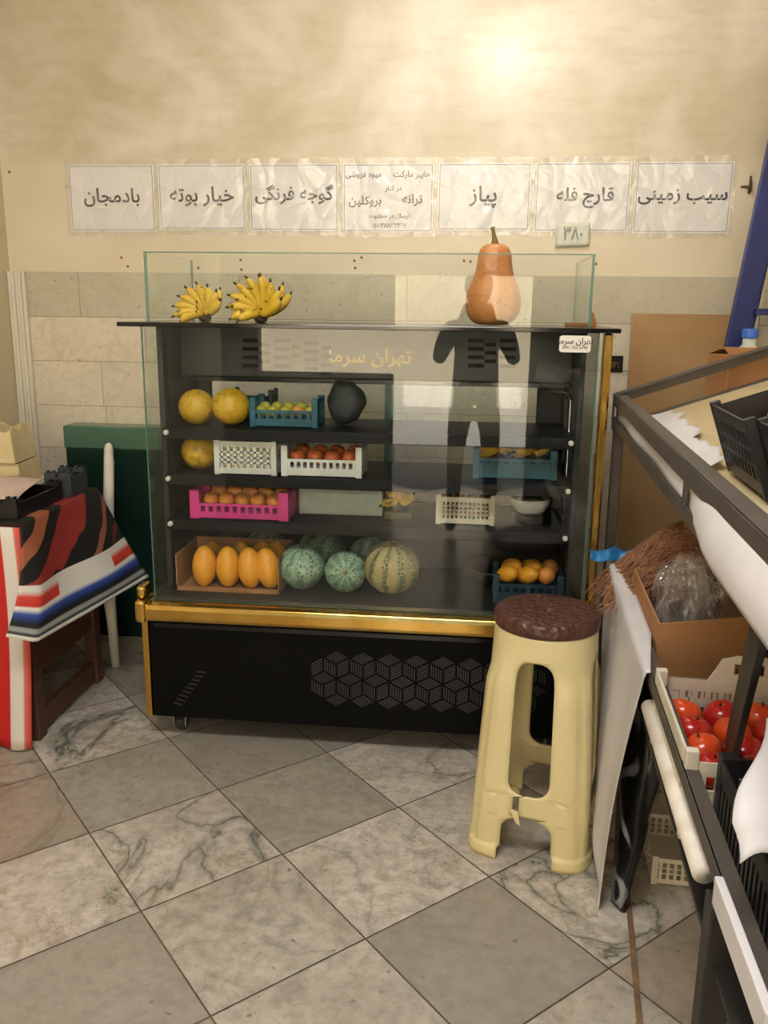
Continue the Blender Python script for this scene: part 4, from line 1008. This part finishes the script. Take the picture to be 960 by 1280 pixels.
# white plastic chair, back edge-on
ch = thing('plastic_chair', 'white plastic chair behind the brown table, only one post and legs showing', 'chair', (-1.684, 3.372, 0), radians(23.6))
hw = .16
MB().box((-hw, -hw, .40), (hw, hw, .425)).build('seat', M['white_plastic'], ch, True, bevel=.01)
for a in (-1, 1):
    for b in (-1, 1):
        x, y = a*(hw-.02), b*(hw-.02)
        MB().tube([(x+a*.015, y+b*.015, 0), (x+a*.01, y+b*.01, .2), (x, y, .40)], [.017, .021, .026], 10).build('leg', M['white_plastic'], ch, True, smooth=True)
bk = MB()
for b in (-1, 1): bk.tube([(hw-.02, b*(hw-.02), .42), (hw+.005, b*(hw-.02), .66), (hw+.02, b*(hw-.02), .885), (hw+.021, b*(hw-.02), .905), (hw+.0215, b*(hw-.02), .914)], [.024, .022, .020, .015, .005], 12)
bk.build('back_posts', M['white_plastic'], ch, True, smooth=True)
bk = MB()
for q in range(4): bk.cbox((hw+.002+.004*q, 0, .56+.07*q), (.012, 2*hw-.07, .03))
bk.build('back_slats', M['white_plastic'], ch, True, bevel=.004)

# ------------------------------------------------------------------ right side: sheet, ladder, carton, broom
p = at(790, 392, 3.70); q = at(912, 394, 3.70)
def shfn(u, v):
    x = p.x+.004*sin(v*9)+(q.x+.10-p.x)*u; z = .02+(p.z-.02)*v; return (x, 3.60+.115*v+.004*sin(u*6), z)
tag(MB().grid(shfn, 12, 16).build('cardboard_sheet', M['card_sheet'], smooth=True, solid=.006), 'large tan cardboard sheet leaning on the wall right of the display case', 'cardboard')
a0 = at(921, 430, 3.45); a1 = at(973, 190, 3.45)
dv = (a1-a0).normalized()
lad = thing('blue_ladder', 'dark blue metal ladder leaning on the back wall at the right edge', 'ladder', (a0.x, 3.45, 0))
base = a0-dv*(a0.z-.02)/dv.z; topp = a0+dv*((2.55-a0.z)/dv.z)
lean = Vector((0, .20, 0))
f0, f1 = base-Vector((0, .30, 0)), topp+Vector((0, .20, 0))
# keep the photographed line: solve so that the rail passes a0 at its own height
rx = Vector((.33, 0, -.0))
for k, off in enumerate((Vector((0, 0, 0)), rx)):
    MB().bar(base+off, topp+off, .085, .03, (0, 1, 0)).build('side_rail', M['blue_paint'], lad, bevel=.003)
    MB().bar(base+off+Vector((.047, -.01, 0)), topp+off+Vector((.047, -.01, 0)), .008, .034, (0, 1, 0)).build('rail_edge', M['alu'], lad)
for z in (.3, .6, .9, 1.2, 1.5, 1.83, 2.13, 2.43):
    c0 = base+dv*((z-base.z)/dv.z)
    MB().box((c0.x+.03, 3.40, z-.012), (c0.x+.33, 3.47, z+.012)).build('rung', M['blue_paint'], lad, bevel=.003)
p = at(936, 415, 3.35)
tag(MB().lathe([(.004, 0), (.026, .001), (.028, .006), (.028, .03), (.024, .036), (.004, .037)], 20, (p.x, 3.33, p.z-.02)).build('jug_cap', M['blue_cap']), 'bright blue round cap of the container standing behind the carton', 'cap')
o = bpy.data.objects['jug_cap']
jr = thing('water_jug', 'clear jug with a bright blue cap behind the brown carton', 'jug', (p.x, 3.33, 0))
bpy.data.objects.remove(o)
MB().lathe([(.06, 0), (.07, .02), (.07, p.z-.12), (.05, p.z-.07), (.024, p.z-.045), (.024, p.z-.02)], 20).build('body', M['foam'], jr, True, smooth=True)
MB().lathe([(.004, 0), (.028, 0), (.029, .006), (.029, .026), (.024, .032), (.004, .033)], 20, (0, 0, p.z-.02)).build('cap', M['blue_cap'], jr, True)
# tall carton, rotated
pc = at(905, 432, 3.20)
tc = thing('tall_carton', 'worn brown cardboard carton standing behind the end of the rack', 'carton', (pc.x+.085, 3.16, 0), radians(20))
zt = at(905, 436, 3.08).z
MB().box((-.13, -.06, 0), (.13, .06, zt-.02)).build('body', M['card'], tc, True, bevel=.004)
MB().add([(-.13, -.06, zt-.02), (.13, -.06, zt-.02), (.12, -.01, zt-.004), (-.12, -.01, zt+.004)], [(0, 1, 2, 3)]).build('flap', M['card'], tc, True, solid=.004)
MB().add([(-.13, .06, zt-.02), (.13, .06, zt-.02), (.12, .015, zt+.002), (-.12, .015, zt-.002)], [(0, 1, 2, 3)]).build('flap', M['card'], tc, True, solid=.004)
MB().cbox((-.105, -.0615, zt-.165), (.05, .003, .03)).build('handle_hole', M['slot_black'], tc, True)
# broom in the gap behind
b0 = at(741, 745, 2.98); b1_ = at(744, 640, 2.98)
dvb = (b1_-b0).normalized(); ft = b0+dvb*((.16-b0.z)/dvb.z); tp = b0+dvb*((1.02-b0.z)/dvb.z)
br = thing('broom', 'broom with a yellow brown wooden handle between the display case and the rack', 'broom', (ft.x, ft.y, 0))
MB().tube([ft, tp], .0105, 10).build('handle', M['broom'], br, smooth=True)
MB().box((ft.x-.018, ft.y-.07, .11), (ft.x+.018, ft.y+.07, .165)).build('head', M['rack_dark'], br, bevel=.005)
mb = MB(); rb = random.Random(8)
for k in range(120):
    x, y = ft.x+rb.uniform(-.015, .015), ft.y+rb.uniform(-.065, .065); mb.tube([(x, y, .112), (x*1.0+rb.uniform(-.008, .008), y+rb.uniform(-.012, .012), .002)], .0015, 4)
mb.build('bristles', M['stick'], br)

# ------------------------------------------------------------------ rack
RO = Vector((.461, 2.95, 1.23)); RD = Vector((-sin(radians(3)), -cos(radians(3)), 0))   # towards the camera
TILT = radians(19.5); RW = Vector((cos(TILT)*cos(radians(3)), -cos(TILT)*sin(radians(3)), sin(TILT))); RN = RD.cross(RW).normalized()
if RN.z < 0: RN = -RN
LEN, WID = 2.35, .62
rack = thing('metal_rack', 'two tier dark metal fruit rack along the right side', 'rack', (.62, 1.9, 0))
def R3(u, w, n=0, o=RO): return o+RD*u+RW*w+RN*n
def RZ(u, w, z, o=RO): q_ = o+RD*u+RW*w; return Vector((q_.x, q_.y, q_.z+z))
def angle_rail(a, b, side, w=.036, th=.0045, mat=M['rack_paint'], name='rail'):
    """angle-iron length from a to b: a vertical web and a flange towards side"""
    a, b = Vector(a), Vector(b); up = Vector((0, 0, 1)); side = Vector(side).normalized()
    mb = MB(); off = up*(-w/2)
    mb.bar(a+off, b+off, th, w, up); mb.bar(a+side*w/2-up*th/2, b+side*w/2-up*th/2, w, th, up)
    return mb.build(name, mat, rack)
UP = Vector((0, 0, 1)); HX = Vector((cos(radians(3)), -sin(radians(3)), 0))
DEP = .105
# upper tier
angle_rail(RO, R3(LEN, 0), HX); angle_rail(RO-UP*.075, R3(LEN, 0)-UP*.075, HX, .028)
angle_rail(RO, R3(0, WID), RD); angle_rail(RO-UP*DEP, R3(0, WID)-UP*DEP, RD, .03)
angle_rail(R3(0, WID), R3(LEN, WID), -HX); angle_rail(R3(0, WID)-UP*DEP, R3(LEN, WID)-UP*DEP, -HX, .03)
angle_rail(R3(LEN, 0), R3(LEN, WID), -RD); 
for u_ in (0.004, 1.35, LEN-.02): MB().bar(R3(u_, 0), R3(u_, 0)-UP*.10, .022, .006, HX).build('side_post', M['rack_paint'], rack)
for u_ in (.002, 1.2, LEN-.02): MB().bar(R3(u_, WID), R3(u_, WID)-UP*.12, .022, .006, HX).build('side_post', M['rack_paint'], rack)
tb_ = MB(); n_ = .012
q_ = [RZ(.01, .012, -DEP-.004), RZ(.01, WID-.01, -DEP-.004), RZ(LEN-.01, WID-.01, -DEP-.004), RZ(LEN-.01, .012, -DEP-.004)]
tb_.add(q_+[p_-UP*.01 for p_ in q_], [(0, 1, 2, 3), (7, 6, 5, 4), (0, 4, 5, 1), (1, 5, 6, 2), (2, 6, 7, 3), (3, 7, 4, 0)]); tb_.build('shelf_board', M['wood_tan'], rack)
# legs
def leg(a, b, w=.04, mat=M['rack_paint']):
    return MB().bar(a, b, w, w*.9, HX).build('leg', mat, rack, bevel=.003)
for u_, w_ in ((.03, .02), (.03, WID-.02), (LEN-.05, WID-.02)):
    a = R3(u_, w_)-UP*.09; leg(a, Vector((a.x, a.y, 0)), .036)
# lower tier
LO = Vector((.447, 2.70, .736)); LLEN = 1.95
def L3(u, w, z=0): q_ = LO+RD*u+HX*w; return Vector((q_.x, q_.y, q_.z+z+w*.10))
angle_rail(L3(0, 0), L3(LLEN, 0), HX, .026); angle_rail(L3(0, 0), L3(0, .6), RD, .032); angle_rail(L3(0, .6), L3(LLEN, .6), -HX, .032)
q_ = [L3(.01, .01, -.16), L3(.01, .6, -.16), L3(LLEN, .6, -.16), L3(LLEN, .01, -.16)]
MB().add(q_+[p_-UP*.01 for p_ in q_], [(0, 1, 2, 3), (7, 6, 5, 4), (0, 4, 5, 1), (1, 5, 6, 2), (2, 6, 7, 3), (3, 7, 4, 0)]).build('lower_board', M['rack_dark'], rack)
a = at(888, 1122, Y=1.13); leg(Vector((a.x+.018, 1.13, .675)), Vector((a.x+.018, 1.13, 0)), .045, M['rack_dark'])
b_ = at(960, 742, X=.375); c_ = at(912, 945, Z=.70)
MB().bar(b_, c_, .062, .012, HX).build('brace', M['rack_dark'], rack, bevel=.002)
# white liners
tag(MB().grid(lambda u, v: RZ(.03+1.30*u, .008, -.006-.082*v)-HX*0+HX*.004*sin(u*12), 24, 4).build('white_liner', M['white_sheet'], smooth=True, solid=.002), 'white liner inside the far half of the upper tray edge', 'liner')
def sag(u, v):
    q_ = RZ(1.37+.96*u, .0, -.012-(.070+.022*min(1, u*3))*v); s_ = sin(v*pi*.62)
    return q_-HX*(.006-.004)*0+HX*(.006)-HX*(.022*s_*min(1, u*4))
tag(MB().grid(sag, 24, 12).build('white_liner', M['white_sheet'], smooth=True, solid=.002), 'white sheet sagging out below the near half of the upper rail', 'liner')
def pap(u, v):
    return RZ(.13+.92*u, .012+(.165-.03*u+.035*mnoise.noise((u*9, 2, 0))+.012*mnoise.noise((u*30, 5, 0)))*v, -DEP+.010+.006*(1+sin(u*9+v*5))*v)
tag(MB().grid(pap, 60, 12).build('white_paper', M['paper'], smooth=True, solid=.001), 'creased white paper sheet lying on the board of the upper tray', 'paper')
# upper crates
def rack_crate(label, u0, u1, w0, w1, h, n0):
    r = crate('black_crate', label, (0, 0, 0), (w1-w0, u1-u0, h), M['black_crate'], 0, h*.93, 12, 3, 'black crates', post=.02, side_cols=11)
    MB().box(((w1-w0)/2-.010, -(u1-u0)/2+.01, .012), ((w1-w0)/2-.006, (u1-u0)/2-.01, h*.9)).box((-(w1-w0)/2+.01, (u1-u0)/2-.010, .012), ((w1-w0)/2-.011, (u1-u0)/2-.006, h*.9)).build('solid_wall', M['black_crate'], r, True)
    m = Matrix((( RW.x, -RD.x, RN.x, 0), (RW.y, -RD.y, RN.y, 0), (RW.z, -RD.z, RN.z, 0), (0, 0, 0, 1)))
    r.rotation_euler = m.to_euler(); r.location = RZ((u0+u1)/2, (w0+w1)/2, n0); return r
CR1 = rack_crate('black slotted crate with peaches at the far end of the upper tray', 1.10, 1.40, .135, .445, .15, -DEP+.006)
CR2 = rack_crate('black slotted crate in the upper tray, nearer than the crate of peaches', 1.42, 1.76, .15, .45, .15, -DEP+.006)
for k, u_ in enumerate((1.155, 1.23, 1.305)):
    fruit('peach', RZ(u_+.01, .182, -DEP+.006)+RN*.048, .033, f"red peach at the bottom of the far black crate behind its slots, {['far end', 'middle', 'near end'][k]}", 'peach', 'peaches in the far black crate')
for k, (u_, w_, n_) in enumerate(((1.19, .25, .09), (1.27, .26, .095), (1.17, .34, .09), (1.27, .35, .09), (1.34, .21, .09))):
    q_ = RZ(u_, w_, -DEP+.006)+RN*n_
    fruit('peach', q_, .036, f"pinkish peach in the far black crate, {['nearest the far corner', 'in the middle', 'at the back', 'behind the middle one', 'beside the near wall'][k]}", 'peach', 'peaches in the far black crate')

# lower tier goods: cartons, crates, cloth
c0 = at(793, 717, X=.46); c1 = at(824, 783, X=.44); c2 = at(940, 768, Y=1.93)
def boxpts(a, b, c, h):
    d = c-b; e = a+d; return [a, b, c, e], [Vector((p_.x+.01*0, p_.y, p_.z-h)) for p_ in (a, b, c, e)]
zt = .80
A_, B_, C_ = Vector((c0.x, c0.y, zt)), Vector((c1.x, c1.y, zt)), Vector((c2.x+.02, c2.y, zt+.03))
D_ = A_+(C_-B_)
pc = thing('plastic_bag_carton', 'open brown carton of clear plastic bags on the lower tier of the rack', 'carton', ((A_+C_)/2-UP*.22))
ctr = (A_+B_+C_+D_)/4
bot = [Vector((ctr.x+(p_.x-ctr.x)*.95, ctr.y+(p_.y-ctr.y)*.95, .585+.1*(p_.x-.45)+.012)) for p_ in (A_, B_, C_, D_)]
tp4 = [A_, B_, C_, D_]
for k, nm in enumerate(('side_panel', 'front_panel', 'side_panel', 'back_panel')):
    MB().add([bot[k], bot[(k+1) % 4], tp4[(k+1) % 4], tp4[k]], [(0, 1, 2, 3)]).build(nm, M['card'], pc, solid=.005)
MB().add(bot, [(0, 1, 2, 3)]).build('base', M['card'], pc, solid=.005)
q_ = B_.lerp(C_, .86); MB().text('LS', .03, lambda x, y, z: (q_.x+x, q_.y-.006-z, q_.z-.135+y)).build('printed_mark', M['ink'], pc, fix=False)
for k, (fx, fy, r, h) in enumerate(((.36, .32, .056, .12), (.70, .42, .060, .13), (.48, .78, .058, .09))):
    cpt = A_+(B_-A_)*(1-fy)+(D_-A_)*fx
    def bagfn(v, k=k):
        a_ = atan2(v.y, v.x); rr_ = sqrt(v.x*v.x+v.y*v.y)
        return (1+.16*rr_*cos(5*a_+k+2.5*mnoise.noise((v.z*2, k, 0)))+.09*rr_*cos(11*a_+2*k+3*v.z)+(.55*max(0, v.z)**3 if k == 0 else .2*max(0, v.z)))*(1-.35*abs(mnoise.noise((v.x*2+k*3, v.y*2, v.z*1.2))))
    o = blob(r*1.2, r*1.1, h, 40, 26, bagfn).build('plastic_bag', M['bag_film'], smooth=True); o.location = (cpt.x, cpt.y, .775-.02)
    tag(o, ('crumpled clear plastic bag standing at the left in the carton', 'crumpled clear plastic bag at the right in the carton', 'flattened clear plastic bag behind the others in the carton')[k], 'plastic bag', 'plastic bags in the carton')
# brown dried fibre bundle
mb = MB(); rf = random.Random(11)
fc = at(845, 700, 2.45)
def mound(u, v):
    return Vector((.475+.42*u, 2.30+.32*v, .745+(.135+.03*sin(u*7))*sin(u*pi)**.6*sin(v*pi)**.6))
for k in range(1500):
    u, v = rf.random(), rf.random(); p_ = mound(u, v)
    a = rf.gauss(pi*1.12, .55); L = rf.uniform(.05, .15); pts = []
    for q in range(6):
        f_ = q/5; x_, y_ = p_.x+cos(a)*L*f_, p_.y+sin(a)*L*f_*.7
        uu_, vv_ = min(1, max(0, (x_-.475)/.42)), min(1, max(0, (y_-2.30)/.32)); zz_ = mound(uu_, vv_).z
        over = max(0, .475-x_)+max(0, 2.30-y_)
        pts.append((x_+rf.gauss(0, .003), y_+rf.gauss(0, .003), zz_+rf.uniform(.002, .018)+.012*sin(f_*pi)-over*.9))
        a += rf.gauss(0, .18)
    mb.tube(pts, [.0016, .0022, .0022, .0020, .0016, .0008], 4)
mb.grid(mound, 16, 16)
fb_ = mb.build('dried_fibre_bundle', M['fibre']); tag(fb_, 'heap of brown dried fibres at the far end of the lower tier', 'dried fibres')
fs = thing('green_sack', 'dark sack under the brown fibres at the far end of the lower tier', 'sack', (.62, 2.47, .60))
blob(.165, .14, .085, 24, 14, sackfn).build('body', M['dark_sack'], fs, True, smooth=True)
fs.children[0].location = (0, 0, .082)
# blue plastic strip
p = at(775, 684, 2.60)
def blfn(u, v): return (p.x-.085+.25*u, 2.60+.05*mnoise.noise((u*4, 1, 3))+.03*v, .772-.006*u+.022*mnoise.noise((u*5, v*1.5, 7))+(.034*v-.017)*(1+.6*mnoise.noise((u*7, 2, 9))))
tag(MB().grid(blfn, 48, 8).build('blue_plastic', M['blue_film'], smooth=True, solid=.002), 'crumpled strip of bright blue plastic at the far end of the rack', 'plastic')
# white cloth over the aisle rail
cb = [(0, Vector((.436, 2.60, .22))), (.45, at(741, 1030, Y=2.17)), (.8, at(747, 1120, Y=2.03)), (1, at(749, 1142, Y=1.975))]
def clf(u, v):
    p0_ = L3(.02+.90*u, 0, 0)-HX*.012; p0_.z += .004
    for (a, p), (b, q) in zip(cb, cb[1:]):
        if u <= b: e = p.lerp(q, (u-a)/(b-a)); break
    if v < .12:
        k = (1-v/.12)*min(1, (1-u)*3+.25); return (p0_.x+.042*k, p0_.y, p0_.z+.006*k)
    v = (v-.12)/.88; q_ = p0_.lerp(e, v); sg = sin(v*pi)
    q_.x += -.008*sg*(1-u)+.010*sin(u*16+v*2)*v*(1-.6*v); q_.y += .05*sg*u
    return q_
tag(MB().grid(clf, 40, 36).build('white_cloth', M['white_sheet'], smooth=True, solid=.002), 'white cloth hanging over the aisle rail of the lower tier beside the stool', 'cloth')
# black bag hanging under the cloth
pb = at(770, 1142, Z=0)
def bagring(a, f_):
    z = .012+.57*f_; ry = .035+.16*f_**.8; rx_ = .018+.035*f_
    w_ = 1+.16*mnoise.noise((cos(a)*1.6, sin(a)*1.6, f_*4))+.05*sin(a*7+f_*5)
    return (pb.x+.012+.055*f_+rx_*cos(a)*w_, pb.y+.035+.13*f_+ry*sin(a)*w_, z+(.012*sin(a*2) if f_ == 0 else 0))
bgm = MB().grid(lambda u, v: bagring(u*2*pi, v), 40, 26); kk = len(bgm.v)
bgm.f.append(tuple(i*27 for i in range(40))); bgm.mi.append(0)
o = bgm.build('black_bag', M['black_bag'], smooth=True)
tag(o, 'black patterned bag hanging under the white cloth, almost touching the floor', 'bag')
# rolled white tube and strip along the rail
a, b = at(812, 884, X=.398), at(880, 1092, X=.372)
tag(MB().tube([a, a.lerp(b, .5)+Vector((0, 0, -.004)), b], .018, 16).build('white_roll', M['roll'], smooth=True), 'stained white roll lying along under the lower aisle rail', 'roll')
a, b = at(897, 1112, X=.348), at(962, 1290, X=.338)
tag(MB().bar(a, b, .012, .042, UP).build('white_strip', M['white_sheet'], bevel=.002), 'flat white strip under the near end of the lower aisle rail', 'strip')
# cream crate with tomatoes
ct = crate('cream_crate', 'cream handled crate of tomatoes on the lower tier in front of the carton', (.525, 1.56, .60), (.27, .36, .17), M['cream_crate'], radians(-3), .15, 10, 3, None, floor=.06)
hb_ = MB()
hb_.box((-.13, .176, .098), (.13, .181, .106)).box((-.13, .176, .140), (.13, .181, .150)).box((-.13, .176, .106), (-.085, .181, .140)).box((.03, .176, .106), (.13, .181, .140))
for q in range(9): hb_.box((-.0785+.0125*q, .176, .106), (-.0715+.0125*q, .181, .140))
hb_.prism([(-.03, .15), (-.015, .175), (-.005, .198), (.02, .205), (.02, .15)], lambda a, b, d: (a, .176+d, b), .005)
hb_.box((.02, .176, .19), (.08, .181, .207)); hb_.box((.08, .176, .15), (.13, .181, .207)); hb_.box((.02, .176, .15), (.08, .181, .166)); hb_.build('handle_panel', M['cream_crate'], ct, True)
MB().box((-.1355, -.15, .06), (-.1325, .15, .165)).build('solid_side', M['cream_crate'], ct, True)
kk = 0
for iy, yy in enumerate((1.46, 1.535, 1.61, 1.685)):
    for ix, xx in enumerate((.45, .525, .60)):
        kind = 'tomato' if (ix+iy) % 2 else 'red_tomato'
        lab = f"{'orange red' if kind == 'tomato' else 'deep red'} tomato in the cream crate, {['nearest', 'second', 'third', 'farthest'][iy]} row, {['aisle side', 'middle', 'wall side'][ix]}"
        fruit(kind, (xx, yy, .60+.06+.036), .0375, lab, 'tomato', 'tomatoes in the cream crate', (jit(.4), jit(.4), jit(3))); kk += 1
# near black crate and paper
crate('black_crate', 'large black ribbed crate at the near end of the lower tier', (.545, 1.10, .60), (.28, .46, .20), M['black_crate'], radians(-3), .19, 14, 1, 'black crates', side_cols=22, post=.03)
pq = [at(958, 898, Y=1.16), at(914, 1030, Y=1.02), at(922, 1080, Y=.99)]
pr_ = [p_+Vector((.17, .01, .03)) for p_ in pq]
def np_(u, v):
    a = pq[0].lerp(pq[1], v/.72) if v < .72 else pq[1].lerp(pq[2], (v-.72)/.28)
    b = pr_[0].lerp(pr_[1], v/.72) if v < .72 else pr_[1].lerp(pr_[2], (v-.72)/.28)
    q_ = a.lerp(b, u); q_.x += .006*sin(v*9+u*7); q_.z += .012*sin(u*9)*v; return q_
tag(MB().grid(np_, 16, 14).build('white_paper', M['paper'], smooth=True, solid=.001), 'white paper sheet hanging over the large black crate at the right edge', 'paper')
# under the rack
crate('white_crate', 'small dirty white crate on the floor under the rack', (.62, 2.20, 0), (.20, .22, .085), M['cream_crate'], radians(-3), .08, 10, 3)
a, b = at(783, 1098, Z=.006), at(800, 1285, Z=.006)
tag(MB().bar(a, b, .012, .01, UP).build('wooden_slat', M['stick'], bevel=.001), 'thin brown wooden slat lying on the floor along the rack', 'slat')

# ------------------------------------------------------------------ outside and lamps (behind and above the camera)
struct(MB().box((-14, -16, -.14), (14, YF-.4, -.02)).build('street', M['asphalt']))
struct(MB().box((-12, -13, -.02), (12, -12.2, 6)).build('facade_across', M['facade']))
lp = thing('pendant_lamp', 'bare bulb hanging from the ceiling above the display case', 'lamp', (.09, 2.85, ZC))
MB().tube([(0, 0, 0), (0, 0, -.28)], .004, 8).build('cord', M['black_matte'], lp, True)
MB().lathe([(.006, -.27), (.018, -.28), (.02, -.335), (.016, -.34)], 16).build('socket', M['black_matte'], lp, True)
te = NT('bulb_glow'); te.b.inputs['Emission Color'].default_value = (1, .9, .72, 1); te.b.inputs['Emission Strength'].default_value = 60; te.base((1, 1, 1, 1))
MB().lathe([(.014, -.341), (.03, -.37), (.034, -.40), (.027, -.425), (.008, -.436)], 20).build('bulb', te.m, lp, True, smooth=True)
pl = add_light('pendant_light', 'POINT', (0, 0, -.52), energy=10, color=(1, .965, .91), shadow_soft_size=.04); pl.parent = lp

# the person taking the picture: only their reflection shows in the glass
pe = thing('person', 'person in dark clothes holding up a phone, reflected in the case glass', 'person', (0, -.40, 0))
def skin(name, verts, edges, radii, mat, parent, root=0, sub=1):
    me = bpy.data.meshes.new(name); me.from_pydata(verts, edges, []); me.materials.append(mat)
    o = bpy.data.objects.new(name, me); COL.objects.link(o); o.parent = parent
    md = o.modifiers.new('skin', 'SKIN'); md.use_smooth_shade = True
    for k, r_ in enumerate(radii): me.skin_vertices[0].data[k].radius = r_ if isinstance(r_, tuple) else (r_, r_)
    for k in range(len(verts)): me.skin_vertices[0].data[k].use_root = k == root
    m2 = o.modifiers.new('sub', 'SUBSURF'); m2.levels = sub; m2.render_levels = sub
    return o
V_, E_, R_ = [], [], []
def vtx(p, r_, link=None):
    V_.append(p); R_.append(r_)
    if link is not None: E_.append((link, len(V_)-1))
    return len(V_)-1
pel = vtx((0, 0, .92), (.16, .12)); sp = vtx((0, 0, 1.08), (.145, .105), pel); chs = vtx((0, .01, 1.28), (.17, .115), sp); nk0 = vtx((0, .01, 1.43), (.085, .07), chs)
nk = vtx((0, .02, 1.49), .052, nk0); hd = vtx((0, .03, 1.55), (.07, .08), nk); hd2 = vtx((0, .035, 1.63), (.078, .095), hd); hd3 = vtx((0, .03, 1.70), (.06, .075), hd2)
vtx((0, .135, 1.60), .014, hd2)
for sg in (-1, 1):
    vtx((sg*.082, .02, 1.60), .014, hd2)
    hip = vtx((sg*.10, 0, .84), .085, pel); kn = vtx((sg*.12, .02, .48), .058, hip); an = vtx((sg*.13, -.02, .08), .042, kn); vtx((sg*.14, .14, .035), .035, an)
    sh_ = vtx((sg*.19, 0, 1.39), .062, chs); el = vtx((sg*.25, .12, 1.16), .045, sh_); wr = vtx((sg*.10, .31, 1.40), .030, el); pm = vtx((sg*.085, .345, 1.45), .030, wr)
    for q in range(4):
        a = vtx((sg*.085, .352, 1.455+.022*q), .009, pm); b = vtx((sg*.070, .368, 1.458+.022*q), .0085, a); vtx((sg*.045, .366, 1.458+.022*q), .0075, b)
    a = vtx((sg*.07, .335, 1.44), .010, pm); vtx((sg*.045, .332, 1.455), .009, a)
skin('body', V_, E_, R_, plain('dark_clothing', '#22242a', .8, 0, '#2b2d33', 5), pe)
MB().lathe([(.004, 1.735), (.05, 1.725), (.082, 1.69), (.09, 1.63), (.08, 1.60)], 24, (0, .012, 0)).build('hair', plain('hair', '#14100d', .6, 0, '#1d1713', 30), pe, True, smooth=True, solid=.008)
tag(MB().box((-.075, -.052, 1.452), (.075, -.043, 1.527)).build('phone', M['black_gloss'], bevel=.004), 'black phone held up by the person, seen only as a reflection in the case glass', 'phone')
